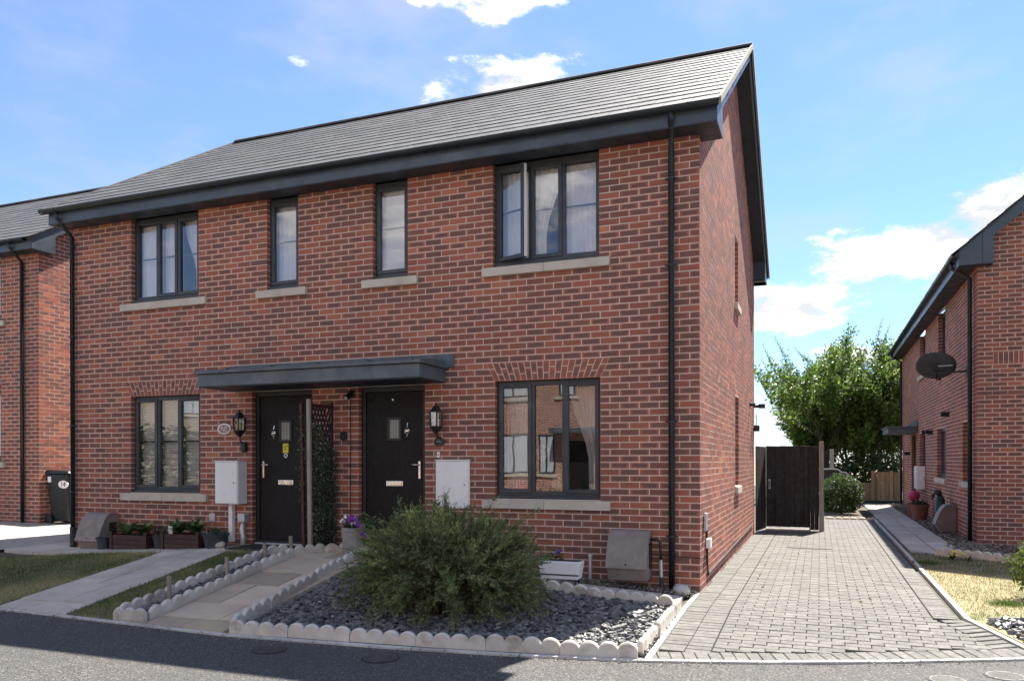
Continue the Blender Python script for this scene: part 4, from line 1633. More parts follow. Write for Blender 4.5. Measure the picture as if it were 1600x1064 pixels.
t = thing('house_plaque', (-6.525, -.01, 1.84), 'white oval house plaque left of the lantern', 'sign')
q = MB(); q.prism(*oval(-6.525, 1.907, .115, .075, -.006, -.016)); q.build('rim', WHITEP, t)
q = MB(); q.prism(*oval(-6.525, 1.907, .098, .060, -.0165, -.019)); q.build('face', simple('plaque_picture', (.30, .14, .10), (.55, .50, .47), 30, .4), t)
t = thing('house_plaque', (-3.17, -.01, 1.66), 'black oval plaque under the middle lantern', 'sign')
q = MB(); q.prism(*oval(-3.175, 1.69, .075, .055, -.006, -.018)); q.build('plate', BLACKM, t)
q = MB(); q.tube([(-3.205, -.02, 1.69), (-3.18, -.02, 1.70), (-3.15, -.02, 1.685)], .005, 6); q.build('mark', SILV, t)
# meter boxes
def meter_box(x0, x1, y0, z0, z1, lab):
    T = thing('meter_box', ((x0+x1)/2, y0, z0), lab, 'meter box')
    q = MB(); q.box(x0, x1, y0+.012, -.006, z0, z1); q.build('case', WHITEP, T, bevel=.006)
    q = MB(); q.box(x0+.012, x1-.012, y0, y0+.011, z0+.012, z1-.014); q.build('door', WHITEP, T, bevel=.004)
    q = MB(); q.box(x0-.006, x1+.006, y0-.006, -.006, z1+.001, z1+.014); q.build('hood', WHITEP, T, bevel=.003)
    q = MB(); q.tube([(x1-.06, y0+.001, (z0+z1)/2), (x1-.06, y0-.006, (z0+z1)/2)], .008, 8); q.build('lock', BLACKM, T)
    return T


t = meter_box(-6.53, -6.135, -.20, .87, 1.45, 'white projecting meter box on the wall left of the yellow stickered door')
q = MB(); q.box(-6.40, -6.335, -.075, -.008, .34, .87); q.build('cable_duct', WHITEP, t, bevel=.004)
meter_box(-3.215, -2.755, -.045, .87, 1.455, 'white flush meter box between the middle door and the window')
t = thing('junction_box', (-6.14, -.1, .40), 'pale grey plastic service box with hose by the foot of the wall', 'service box')
q = MB(); q.box(-6.21, -6.09, -.12, -.008, .62, .74); q.build('box', SILV, t, bevel=.012)
q = MB(); q.tube([(-6.15, -.06, .63), (-6.17, -.07, .52), (-6.14, -.08, .42), (-6.15, -.08, .31)], [.03, .035, .04, .04], 10); q.build('tail', SILV, t, smooth=True)
t = thing('air_vent', (-6.72, -.01, .58), 'small grey square vent on the wall above the planters', 'vent')
q = MB(); q.box(-6.79, -6.69, -.018, -.007, .60, .72); q.build('plate', SILV, t, bevel=.004)
for k in range(4):
    q = MB(); q.box(-6.78, -6.70, -.023, -.0182, .615+k*.026, .629+k*.026); q.build('slat', SILV, t)
t = thing('security_camera', (-4.44, -.03, 2.3), 'small black security camera under the canopy', 'camera')
q = MB(); q.box(-4.50, -4.40, -.03, -.006, 2.28, 2.37); q.build('mount', BLACKM, t, bevel=.006)
q = MB(); q.tube([(-4.43, -.03, 2.33), (-4.43, -.16, 2.26)], .035, 12); q.build('body', BLACKM, t)
q = MB(); q.tube([(-4.43, -.161, 2.259), (-4.43, -.167, 2.256)], .024, 12); q.build('lens', SILV, t)
q = MB(); q.tube([(-4.46, -.008, 2.28), (-4.46, -.01, 1.6), (-4.465, -.01, .9), (-4.46, -.01, .45)], .005, 6)
tag(q.build('cable', CABLE), 'thin black cable running down the wall between the doors', 'cable')
t = thing('doorbell', (-4.56, -.01, 1.74), 'black square doorbell on the wall left of the middle door', 'doorbell')
q = MB(); q.box(-4.61, -4.515, -.03, -.006, 1.73, 1.84); q.build('case', BLACKM, t, bevel=.008)
q = MB(); q.tube([(-4.56, -.0305, 1.765), (-4.56, -.034, 1.765)], .016, 12); q.build('button', POTB, t)
t = thing('bell_push', (-3.185, -.01, 1.50), 'tiny white bell push below the black plaque', 'doorbell')
q = MB(); q.box(-3.205, -3.165, -.018, -.006, 1.495, 1.565); q.build('case', WHITEP, t, bevel=.004)
q = MB(); q.tube([(-3.185, -.0185, 1.53), (-3.185, -.022, 1.53)], .009, 10); q.build('button', BLACKM, t)
# cable round the corner and along the gable wall
q = MB(); q.tube([(-.52, -.012, .40), (-.3, -.012, .39), (.010, -.012, .385)], .006, 6)
tag(q.build('cable', CABLE), 'black cable clipped across the front wall above the drive corner', 'cable')
q = MB(); q.tube([(.012, .45, .82), (.012, .50, .30), (.012, .58, .13), (.012, 3.5, .165), (.012, 7.05, .215)], .013, 6)
tag(q.build('cable', CABLE), 'black cable running low along the sunlit gable wall', 'cable')
t = thing('cable_cover', (.01, .3, .62), 'grey cable cover strip on the gable wall near the corner', 'cable cover')
q = MB(); q.box(.006, .035, .26, .36, .66, .86); q.build('strip', SILV, t, bevel=.004)
q = MB(); q.box(.006, .06, .40, .54, .45, .56); q.build('box', WHITEP, t, bevel=.008)
t = thing('floodlight', (.0, 6.8, 2.5), 'black outside light at the far end of the gable wall', 'wall lamp')
q = MB(); q.tube([(.006, 7.4, 2.52), (.12, 7.4, 2.52)], .03, 8); q.build('arm', BLACKM, t)
q = MB(); q.box(.10, .22, 7.34, 7.46, 2.48, 2.56); q.build('head', BLACKM, t, bevel=.006)
t = thing('wall_sensor', (.02, 7.5, 2.0), 'small black box sensor on the far edge of the gable wall', 'sensor')
q = MB(); q.box(.006, .11, 7.42, 7.56, 2.03, 2.15); q.build('case', BLACKM, t, bevel=.01)
q = MB(); q.tube([(.05, 7.49, 2.15), (.05, 7.49, 2.36)], .008, 6); q.build('aerial', BLACKM, t)
t = thing('overflow_pipe', (.0, 6.6, 2.45), 'dark flue stub casting a thin shadow on the gable wall', 'pipe')
q = MB(); q.tube([(.006, 6.55, 2.50), (.10, 6.55, 2.50)], .035, 10); q.build('stub', PIPE, t)
q = MB(); q.tube([(.006, 6.55, 2.50), (.012, 6.55, 2.50)], .055, 12); q.build('collar', PIPE, t)


def gas_box(x0, x1, zb, lab, dy=0, F=WORLD):
    """semi-concealed meter housing with a curved lid; F(u,d,z)"""
    T = thing('meter_housing', tuple(F((x0+x1)/2, -.2+dy, zb)), lab, 'meter cover', 'brown curved meter housings')
    lid = [(-.03, .53), (-.14, .54), (-.20, .52), (-.26, .46), (-.31, .36), (-.36, .24), (-.395, .14)]
    inner = [(p[0]+.014, p[1]-.012) for p in lid]
    q = MB()
    poly = lid+inner[::-1]
    q.prism([F(x0, d, zb+z) for d, z in poly], [F(x1, d, zb+z) for d, z in poly])
    q.build('lid', GASM, T)
    q = MB()
    body = [(-.01, .52), (-.13, .525), (-.19, .505), (-.245, .445), (-.295, .345), (-.345, .23), (-.365, .15), (-.30, .0), (-.01, .0)]
    q.prism([F(x0+.012, d, zb+z) for d, z in body], [F(x1-.012, d, zb+z) for d, z in body])
    q.build('body', GASM, T)
    q = MB(); q.tube([F((x0+x1)/2, -.385, zb+.185), F((x0+x1)/2, -.394, zb+.182)], .008, 8); q.build('lock', BLACKM, T)
    q = MB()
    q.box(x1-.011, x1-.002, -.18, -.06, zb+.12, zb+.40, F=F); q.build('side_panel', BLACKM, T)
    return T


gas_box(-8.95, -8.49, .16, 'brown curved meter housing standing by the left downpipe')
gas_box(-.965, -.515, .145, 'brown curved meter housing under the right window beside the downpipe')
t = thing('gas_pipe', (-.46, -.08, .05), 'bent grey pipe rising beside the right meter housing', 'pipe')
q = MB(); q.tube([(-.52, -.12, .58), (-.44, -.12, .585), (-.415, -.11, .55), (-.41, -.10, .36)], .016, 8); q.build('black_section', PIPE, t, smooth=True)
q = MB(); q.tube([(-.41, -.10, .36), (-.405, -.10, .17)], .019, 8); q.build('grey_section', SILV, t)
q = MB(); q.tube([(-.405, -.10, .17), (-.405, -.10, .11), (-.40, -.11, .0)], .023, 8); q.build('foot', POTB, t)
t = thing('standpipe', (-1.25, -.1, .1), 'short grey pipe stub at the wall foot left of the meter housing', 'pipe')
q = MB(); q.tube([(-1.22, -.08, .06), (-1.22, -.08, .36)], .02, 8); q.build('stub', SILV, t)
q = MB(); q.tube([(-1.22, -.08, .36), (-1.22, -.08, .39)], .027, 8); q.build('cap', SILV, t)


def rock(x, y, zf, sx, sy, sz, lab, mat=ROCK):
    q = MB()
    rings = []
    for j in range(1, 8):
        e = math.pi*(j/8-.5)
        r = []
        for k in range(14):
            a = 2*math.pi*k/14
            v = Vector((math.cos(a)*math.cos(e), math.sin(a)*math.cos(e), math.sin(e)))
            s = 1+.14*mnoise.noise(v*1.6+Vector((x*9, y*7, 0)))
            r.append((x+v.x*sx*s, y+v.y*sy*s, zf+sz*.75+v.z*sz*s))
        rings.append(r)
    q.loops(rings, True, True, True)
    return tag(q.build('stone', mat, smooth=True), lab, 'stone')


rock(-.165, -.22, .0, .095, .075, .075, 'smooth white boulder at the drive corner of the house')
rock(-6.27, -.40, .30, .09, .07, .055, 'rough pale stone beside the service box')


# ---------------------------------------------------------------- planters and pots along the wall
def strap_leaves(q, c, n, ln, wd, up_=1.0, rr=None):
    """arching strap leaves from a point"""
    for k in range(n):
        a = RND.uniform(0, 6.283)
        L = ln*RND.uniform(.65, 1.1)
        d = Vector((math.cos(a), math.sin(a), 0)); s = Vector((-d.y, d.x, 0))
        pts = []
        lift = RND.uniform(.5, 1.2)*up_
        for j in range(5):
            t = j/4
            pts.append(Vector(c)+d*(L*t*.75)+Vector((0, 0, L*(lift*t-.75*t*t*lift*.8))))
        r = RND.random() if rr is None else rr()
        for j in range(4):
            w0 = wd*math.sin(math.pi*(.15+.85*j/4)); w1 = wd*math.sin(math.pi*min(1, .15+.85*(j+1)/4))
            q.face([pts[j]-s*w0, pts[j]+s*w0, pts[j+1]+s*w1, pts[j+1]-s*w1], r=r)


def trough(x0, x1, y0, y1, z0, z1, lab, plant_lab, tags=()):
    T = thing('wooden_planter', ((x0+x1)/2, (y0+y1)/2, z0), lab, 'planter', 'red brown wooden planters by the wall')
    for (sx, xx) in (('l', x0), ('r', x1-.05)):
        for yy in (y0-.01, y1-.04):
            q = MB(); q.box(xx, xx+.05, yy, yy+.05, z0-.02, z1+.03); q.build('post', WOODR, T, bevel=.004)
    n = 3
    hh = (z1-z0-.03)/n
    for k in range(n):
        za = z0+.02+k*hh
        for yy in (y0, y1-.022):
            q = MB(); q.box(x0+.051, x1-.051, yy, yy+.02, za, za+hh-.004); q.build('plank', WOODR, T, bevel=.003)
        for xx in (x0+.012, x1-.032):
            q = MB(); q.box(xx, xx+.02, y0+.042, y1-.042, za, za+hh-.004); q.build('plank', WOODR, T, bevel=.003)
    q = MB(); q.box(x0+.03, x1-.03, y0+.02, y1-.02, z0+.05, z1-.04); q.build('compost', SOIL, T)
    for k, fx in enumerate((.28, .72)):
        xc = lerp(x0, x1, fx)
        q = MB()
        strap_leaves(q, (xc, (y0+y1)/2, z1-.03), 48, .36, .024, 1.2)
        o = q.build('strap_leaf_plant', LEAFP, smooth=True)
        tag(o, plant_lab[k], 'plant')
    return T


trough(-8.22, -7.53, -.42, -.14, .19, .43, 'red brown wooden planter nearer the left meter housing', ['variegated strap leaf plant at the left end of the left planter', 'variegated strap leaf plant at the right end of the left planter'])
trough(-7.27, -6.60, -.42, -.14, .235, .47, 'red brown wooden planter below the right of the left window', ['variegated strap leaf plant at the left end of the second planter', 'variegated strap leaf plant at the right end of the second planter'])
q = MB(); q.hexa([(-7.20, -.35, .44), (-7.13, -.35, .44), (-7.13, -.345, .44), (-7.20, -.345, .44), (-7.185, -.37, .56), (-7.115, -.37, .56), (-7.115, -.365, .56), (-7.185, -.365, .56)])
tag(q.build('plant_label', WHITEP), 'white plant label stuck in the second planter', 'label')


def pot(x, y, z, r0, r1, h, mat, lab, name='plant_pot', rim=.012, n=24, plant=None):
    T = thing(name, (x, y, z), lab, 'pot')
    q = MB(); q.lathe(x, y, [(r0, z), (lerp(r0, r1, .85), z+h*.85), (lerp(r0, r1, .86)+rim, z+h*.86), (r1+rim, z+h), (r1-.012, z+h), (r1-.02, z+h*.85)], n, True, False); q.build('body', mat, T)
    q = MB(); q.lathe(x, y, [(r1-.016, z+h*.86), (r1-.018, z+h*.88)], n, False, True); q.build('soil', SOIL, T)
    return T


def leaf_ball(c, rx, ry, rz, n, s, mat, name, parent=None, low=0):
    q = MB()
    for _ in range(n):
        v = Vector((RND.gauss(0, 1), RND.gauss(0, 1), RND.gauss(0, 1))).normalized()*(RND.random()**.4)
        p = Vector(c)+Vector((v.x*rx, v.y*ry, v.z*rz))
        if p.z < low: continue
        a = Vector((RND.gauss(0, 1), RND.gauss(0, 1), RND.gauss(0, .7))).normalized(); b2 = a.orthogonal().normalized()
        L = s*RND.uniform(.6, 1.2)
        q.face([p-a*L, p-b2*L*.45, p+a*L, p+b2*L*.45])
    return q.build(name, mat, parent)


t = pot(-8.40, -.36, .175, .075, .10, .19, POTB, 'small dark pot in front of the left meter housing')
t = pot(-7.40, -.30, .215, .075, .10, .20, POTB, 'small dark pot between the two wooden planters')
leaf_ball((-7.40, -.30, .46), .11, .11, .10, 160, .02, LEAFV, 'foliage', t, .40)
t = pot(-6.36, -.36, .285, .13, .17, .20, POTB, 'wide dark plastic pot under the white meter box')
leaf_ball((-6.36, -.36, .50), .15, .14, .06, 150, .022, LEAFV, 'foliage', t, .46)
t = pot(-4.08, -.46, .285, .165, .185, .36, POTG, 'tall pale grey stone pot with trailing purple flowers beside the middle door', rim=.004)
leaf_ball((-4.02, -.50, .68), .22, .16, .09, 700, .024, LEAFB, 'foliage', t, .58)
leaf_ball((-3.85, -.56, .56), .09, .10, .16, 260, .022, LEAFB, 'foliage', t, .34)


def flower(mat, c, d, r, parent):
    q = MB()
    d = Vector(d).normalized(); a = d.orthogonal().normalized(); b2 = d.cross(a)
    n = 10
    R = [Vector(c)+a*(r*(1 if k % 2 else .82)*math.cos(k*.6283))+b2*(r*(1 if k % 2 else .82)*math.sin(k*.6283)) for k in range(n)]
    for k in range(n):
        q.face([Vector(c)-d*r*.5, R[k], R[(k+1) % n]])
    return q.build('flower', mat, parent)


for k in range(20):
    u = RND.random()
    c = (lerp(-4.08, -3.80, u)+RND.uniform(-.03, .03), -.66+RND.uniform(-.02, .06), lerp(.76, .52, u*u)+RND.uniform(-.04, .04))
    flower(PETAL, c, (RND.uniform(-.2, .5), -1, RND.uniform(.1, .6)), .034, t)
for k in range(9):
    flower(PETALW, (RND.uniform(-4.24, -3.98), -.62+RND.uniform(-.03, .06), RND.uniform(.68, .80)), (0, -1, .5), .020, t)

# white trough planter below the right window
t = thing('trough_planter', (-1.42, -.55, .15), 'white plastic trough planter with black stand beneath the right window', 'planter')
q = MB(); q.hexa([(-1.63, -.62, .165), (-1.21, -.62, .165), (-1.21, -.46, .165), (-1.63, -.46, .165), (-1.66, -.645, .36), (-1.18, -.645, .36), (-1.18, -.44, .36), (-1.66, -.44, .36)]); q.build('trough', WHITEP, t, bevel=.012)
q = MB(); q.box(-1.64, -1.20, -.60, -.48, .361, .364); q.build('soil', SOIL, t)
q = MB()
for xx in (-1.60, -1.24):
    for yy in (-.61, -.47):
        q.tube([(xx, yy, H(xx, yy)), (xx, yy, .165)], .008, 6)
q.tube([(-1.64, -.628, .215), (-1.20, -.628, .215)], .008, 6)
q.build('stand', BLACKM, t)
leaf_ball((-1.5, -.54, .40), .13, .06, .05, 120, .022, LEAFB, 'foliage', t, .36)
for k in range(6):
    flower(BLUEP, (RND.uniform(-1.58, -1.40), -.58, RND.uniform(.40, .47)), (0, -1, .6), .018, t)

# door mat, pegs, cones
q = MB(); q.hexa([(-5.98, -.62, .312), (-5.10, -.62, .312), (-5.10, -.06, .316), (-5.98, -.06, .316), (-5.98, -.62, .326), (-5.10, -.62, .326), (-5.10, -.06, .330), (-5.98, -.06, .330)])
tag(q.build('door_mat', MATM), 'black door mat in front of the yellow stickered door', 'mat')
for (x, y, h, lab) in ((-5.02, -2.50, .26, 'pale wooden peg in the strip nearer the road'), (-4.96, -1.72, .24, 'pale wooden peg in the middle of the narrow strip'), (-5.04, -.98, .2, 'pale wooden peg in the strip near the door'), (-4.93, -.62, .22, 'pale wooden peg at the foot of the trellis post')):
    z = H(x, y)
    q = MB(); q.hexa([(x-.02, y-.015, z-.05), (x+.02, y-.015, z-.05), (x+.02, y+.015, z-.05), (x-.02, y+.015, z-.05), (x-.035, y-.015, z+h), (x+.005, y-.015, z+h), (x+.005, y+.015, z+h), (x-.035, y+.015, z+h)])
    tag(q.build('wooden_peg', WOODG, bevel=.004), lab, 'peg', 'wooden pegs in the slate strip')

# trellis between the two doors, with climber
TX = -4.74
t = thing('trellis', (TX, -.42, .30), 'dark wooden trellis panel standing between the two front doors', 'trellis')
q = MB(); q.box(TX-.02, TX+.02, -.50, -.46, .28, 2.20); q.build('post', WOODR, t, bevel=.004)
q = MB(); q.box(TX-.02, TX+.02, -.06, -.02, .28, 2.22); q.build('post', WOODR, t, bevel=.004)
q = MB(); q.hexa([(TX+.0, -.55, .28), (TX+.05, -.55, .28), (TX+.05, -.51, .28), (TX+.0, -.51, .28), (TX-.02, -.55, 2.23), (TX+.03, -.55, 2.23), (TX+.03, -.51, 2.23), (TX-.02, -.51, 2.23)]); q.build('pale_post', WOODG, t, bevel=.004)
q = MB(); q.hexa([(TX-.10, -.53, .28), (TX-.06, -.53, .28), (TX-.06, -.49, .28), (TX-.10, -.49, .28), (TX-.14, -.53, 2.18), (TX-.10, -.53, 2.18), (TX-.10, -.49, 2.18), (TX-.14, -.49, 2.18)]); q.build('rail_post', WOODR, t, bevel=.004)
q = MB(); q.box(TX-.015, TX+.015, -.46, -.06, 2.14, 2.18); q.build('rail', WOODR, t)
q = MB(); q.box(TX-.015, TX+.015, -.46, -.06, .36, .40); q.build('rail', WOODR, t)
y0, y1, z0, z1 = -.46, -.06, .40, 2.14
for s in (1, -1):
    k = -16
    while k < 18:
        # line z = z0 + (y-y0)*1.9*s + k*.14
        c = k*.13
        pts = []
        for yy in (y0, y1):
            zz = z0+(yy-y0)*1.9*s+c
            pts.append((yy, zz))
        (ya, za), (yb, zb) = pts
        f = lambda z: ya+(z-za)/(zb-za)*(yb-ya)
        lo, hi = min(za, zb), max(za, zb)
        a, b2 = max(lo, z0), min(hi, z1)
        if b2-a > .05:
            q = MB()
            xo = TX+(.006 if s > 0 else -.006)
            A, B = Vector((xo, f(a), a)), Vector((xo, f(b2), b2))
            dd_ = (B-A).normalized(); nn = Vector((0, -dd_.z, dd_.y))*.010
            xx = Vector((.004, 0, 0))
            q.hexa([A-nn-xx, A-nn+xx, A+nn+xx, A+nn-xx, B-nn-xx, B-nn+xx, B+nn+xx, B+nn-xx])
            q.build('slat', WOODD, t)
        k += 1
cl = thing('climbing_plant', (TX+.05, -.4, .30), 'variegated small leaved climber covering the lower trellis', 'climber')
q = MB()
for _ in range(7600):
    y = RND.uniform(-.52, -.06)
    top = 1.82+.22*math.sin(y*9)+RND.uniform(-.15, .1)
    z = RND.uniform(.30, top)
    x = TX+RND.uniform(-.06, .13)
    p = Vector((x, y, z))
    a = Vector((RND.uniform(-.2, 1), RND.gauss(0, .8), RND.gauss(0, .8))).normalized(); b2 = a.orthogonal().normalized()
    L = RND.uniform(.009, .017)
    q.face([p-a*L, p-b2*L*.7, p+a*L, p+b2*L*.7])
q.build('foliage', LEAFV, cl)
for k in range(5):
    q = MB(); y = -.44+k*.09
    q.tube([(TX+.01, y, .29), (TX+.03, y+.04, .7), (TX, y-.03, 1.2), (TX+.02, y+.02, 1.6), (TX, y, 1.95)], .006, 6); q.build('stem', BARK, cl)
q = MB()
for _ in range(120):
    p = Vector((TX-.11+RND.gauss(0, .03), -.52+RND.gauss(0, .03), RND.uniform(.9, 2.05)))
    a = Vector((RND.gauss(0, 1), RND.gauss(0, 1), RND.gauss(0, 1))).normalized(); b2 = a.orthogonal().normalized()
    q.face([p-a*.02, p-b2*.012, p+a*.02, p+b2*.012])
q.build('foliage', LEAFB, cl)


# ---------------------------------------------------------------- feathery evergreen bush in the slate bed
def juniper(c, rx, ry, h, ns, lab):
    c = Vector(c)
    T = thing('evergreen_bush', tuple(c), lab, 'bush')
    st = MB(); lf = MB()
    for k in range(ns):
        a = RND.uniform(0, 6.283)
        f = RND.random()**.45
        env = math.sqrt(max(.0, 1-f*f*.93))*(1+.18*mnoise.noise(Vector((math.cos(a)*1.7, math.sin(a)*1.7, 3.1))))
        hh = h*(env*RND.uniform(.80, 1.06)+.03)
        low = RND.random() < .42
        if low:                                     # skirts that hang to the ground
            f = RND.uniform(.45, 1.0)
            hh = h*RND.uniform(.02, .55)*math.sqrt(max(.05, 1-f*f*.9))+.03
        spray = RND.random() < .14 and not low
        if spray: hh *= RND.uniform(1.06, 1.22)
        wob = (RND.uniform(1.08, 1.28) if spray else 1)+.22*mnoise.noise(Vector((math.cos(a)*2.3+7, math.sin(a)*2.3, .7)))
        end = c+Vector((math.cos(a)*rx*f*wob, math.sin(a)*ry*f*wob, hh))
        out = Vector((math.cos(a), math.sin(a), 0))
        start = c+Vector((math.cos(a)*rx*.34*RND.random(), math.sin(a)*ry*.34*RND.random(), 0))
        mid = start.lerp(end, .5)+Vector((0, 0, .16*h+(.22 if low else .10)*f*h))-out*.08*f
        pts = []
        for j in range(8):
            t = j/7
            pts.append(start*(1-t)**2+mid*2*t*(1-t)+end*t*t)
        st.tube(pts, [.008*(1-.8*j/7)+.001 for j in range(8)], 4, False)
        bright = RND.random()
        dead = RND.random() < .05
        for j in range(24):
            t = RND.uniform(.36, 1.0)
            p = start*(1-t)**2+mid*2*t*(1-t)+end*t*t
            tg = ((mid-start)*(2*(1-t))+(end-mid)*(2*t)).normalized()
            d = (tg+Vector((RND.gauss(0, .6), RND.gauss(0, .6), RND.gauss(.10, .42)))).normalized()
            L = RND.uniform(.05, .17)*(1.25-.5*t)
            s = d.orthogonal().normalized(); s2 = d.cross(s)
            sz = RND.uniform(.7, 1.25)
            for m_ in range(9):
                g = (m_+.5)/9
                q = p+d*(L*g)
                an = m_*2.4
                o = (s*math.cos(an)+s2*math.sin(an))
                nd = (d*.8+o*.8).normalized()
                ll = .036*(1-.45*g)*sz
                ww = d.cross(o).normalized()*.0048*sz
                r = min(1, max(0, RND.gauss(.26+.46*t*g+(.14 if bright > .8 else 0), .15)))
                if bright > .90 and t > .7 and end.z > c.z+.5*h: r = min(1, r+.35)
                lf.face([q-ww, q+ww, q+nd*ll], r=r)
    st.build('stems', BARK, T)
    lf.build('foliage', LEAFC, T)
    return T


juniper((-2.12, -1.98, H(-2.18, -1.98)-.02), 1.04, .92, .98, 640, 'large feathery dark green evergreen bush in the slate bed')

# ================================================================ house on the left
LH = thing('neighbour_house', (-15.5, 4, .25), 'red brick house at the left edge, set back behind its drive', 'house')
LO = (-12.78, 1.99, 0)
LF = Frame(LO, (-1, 0, 0), (0, -1, 0))
LG = Frame(LO, (0, 1, 0), (1, 0, 0))
LZ = 5.495
lw = [(1.07, 2.4, 1.46, 2.87), (1.07, 2.4, 4.25, 5.49)]
lop = [(a, a, b, b, c, d) for a, b, c, d in lw]
lsl = [(.93, .93, 2.55, 2.55, 1.34, 1.46), (.93, .93, 2.55, 2.55, 4.13, 4.25), (1.07, .955, 2.4, 2.515, 2.87, 3.095)]
lb = wall_bricks(LF, 6.5, ZB+.46-.075*5, 0, 72, lop+lsl, corner0='A')
zl = lambda y: LZ+.14+slope*(y+.42)-.10
def zt_l(z):
    if z < zl(0): return 0, D
    a = (z-zl(0))/slope
    return a, D-a
lg = wall_bricks(LG, D, ZB+.46-.075*5, 0, 104, (), zt=zt_l, corner0='B')
LWF = mortar_wall(LF, 6.5, .0, LZ, lop, 'wall', LH)
LWG = mortar_wall(LG, D, .0, zl(0), (), 'wall', LH, extra=[[(0, zl(0)), (D, zl(0)), (D/2, zl(D/2))]])
make_wall(LWG, [(LF, lb), (LG, lg)], 300, lambda F, b: (F is LF and b[0] < 1.1) or (F is LG and b[0] < .9 and b[4] < 5.2))
flat_arch(LWF, LF, 1.07, 2.4, 2.87)
window(LH, LF, 1.07, 2.4, 1.46, 2.865, 'sfs', (.93, 2.55))
window(LH, LF, 1.07, 2.4, 4.25, 5.485, 'ssf', (.93, 2.55), head=.025)
for k, (za, zb) in enumerate(((1.5, 2.8), (4.3, 5.4))):
    q = MB(); z = za
    while z < zb:
        q.box(1.1, 2.37, .185, .205, z, z+.018, F=LF); z += .03
    t = thing('venetian_blind', tuple(LF(1.7, .2, za)), ('white slatted blind in the neighbouring ground floor window at the left edge', 'white slatted blind in the neighbouring upstairs window at the left edge')[k], 'blind')
    q.build('slats', WHITEP, t, kind='stuff')
roof(LH, LO, (-1, 0, 0), (0, 1, 0), -.27, 7, -.42, 3.82, LZ+.15, LZ+.15+slope*4.24, n_single=0)
X0, Y0 = LO[0], LO[1]
q = MB(); q.box(X0-6.5, X0+.225, Y0-.315, Y0-.295, LZ-.03, LZ+.155); q.build('fascia', FASC, LH, bevel=.003)
q = MB(); q.box(X0-6.5, X0+.222, Y0-.294, Y0-.01, LZ-.02, LZ-.003); q.build('soffit', SOFF, LH)
gutter(LH, (X0-6.5, Y0-.375, LZ+.165), (X0+.10, Y0-.375, LZ+.165))
zr2 = lambda y: LZ+.135+slope*(y+.42)
q = MB()
A = [(X0+.205, Y0-.31, LZ-.03), (X0+.205, Y0+.18, LZ-.03), (X0+.205, Y0+.18, zr2(.18)-.20), (X0+.205, Y0+3.82, zr2(3.82)-.20), (X0+.205, Y0+3.82, zr2(3.82)), (X0+.205, Y0-.31, zr2(-.31))]
q.prism(A, [(p[0]+.022, p[1], p[2]) for p in A]); q.build('bargeboard', FASC, LH)
q = MB()
for (y0, y1, za, zb) in ((-.29, .18, LZ-.03, LZ-.03), (.18, 3.82, zr2(.18)-.17, zr2(3.82)-.17)):
    q.hexa([(X0, Y0+y0, za), (X0+.203, Y0+y0, za), (X0+.203, Y0+y1, zb), (X0, Y0+y1, zb), (X0, Y0+y0, za+.012), (X0+.203, Y0+y0, za+.012), (X0+.203, Y0+y1, zb+.012), (X0, Y0+y1, zb+.012)])
q.build('verge_soffit', SOFF, LH)
downpipe(LH, [(X0-.30, Y0-.372, LZ+.11), (X0-.30, Y0-.372, LZ+.03), (X0-.385, Y0-.06, LZ-.18), (X0-.385, Y0-.06, .28)], .034, (5.15, 3.3, 2.1, 1.15), (0, -1, 0))

# wheelie bin beside it
bn = thing('wheelie_bin', (-12.400, 2.370, .24), 'black wheelie bin with white number sticker between the two houses', 'bin')
q = MB()
bz = .24
q.hexa([(-12.620, 2.120, bz+.06), (-12.160, 2.120, bz+.06), (-12.160, 2.650, bz+.06), (-12.620, 2.650, bz+.06), (-12.720, 2.080, bz+.98), (-12.120, 2.080, bz+.98), (-12.120, 2.690, bz+.98), (-12.720, 2.690, bz+.98)])
q.build('body', BINM, bn, bevel=.03)
q = MB(); q.hexa([(-12.750, 2.050, bz+.985), (-12.090, 2.050, bz+.985), (-12.090, 2.720, bz+.985), (-12.750, 2.720, bz+.985), (-12.720, 2.090, bz+1.06), (-12.140, 2.090, bz+1.04), (-12.140, 2.680, bz+1.04), (-12.720, 2.680, bz+1.06)]); q.build('lid', BINM, bn, bevel=.02)
q = MB(); q.tube([(-12.765, 2.120, bz+1.0), (-12.765, 2.650, bz+1.0)], .018, 8); q.build('handle', BINM, bn)
for yy in (2.070, 2.630):
    q = MB(); q.tube([(-12.650, yy, bz+.10), (-12.650, yy+.06, bz+.10)], .10, 16); q.build('wheel', BLACKM, bn)


def text_mesh(txt, size, name, mat, parent, M4):
    cu = bpy.data.curves.new(name, 'FONT')
    cu.body = txt; cu.size = size; cu.align_x = 'CENTER'; cu.align_y = 'CENTER'; cu.extrude = .001
    ob = bpy.data.objects.new(name+'_tmp', cu)
    COL.objects.link(ob)
    dg = bpy.context.evaluated_depsgraph_get()
    dg.update()
    me = bpy.data.meshes.new_from_object(ob.evaluated_get(dg))
    bpy.data.objects.remove(ob)
    me.transform(M4)
    me.materials.clear(); me.materials.append(mat)
    o = bpy.data.objects.new(name, me)
    put(o, parent, (0, 0, 0))
    return o


yf = lambda z: 2.120-.04*(z-bz-.06)/.92
q = MB()
A = [(-12.250+.13*math.cos(k*math.pi/12), yf(bz+.78+.075*math.sin(k*math.pi/12))-.012, bz+.78+.075*math.sin(k*math.pi/12)) for k in range(24)]
q.prism(A, [(p[0], p[1]+.012, p[2]) for p in A]); q.build('number_sticker', WHITEP, bn)
text_mesh('14', .13, 'number', BLACKF, bn, Matrix.Translation((-12.250, yf(bz+.78)-.016, bz+.78)) @ Matrix.Rotation(rad(90), 4, 'X'))
q = MB(); q.box(-12.660, -12.580, 2.075, 2.095, bz+.82, bz+.93); q.build('label_sticker', WHITEP, bn)

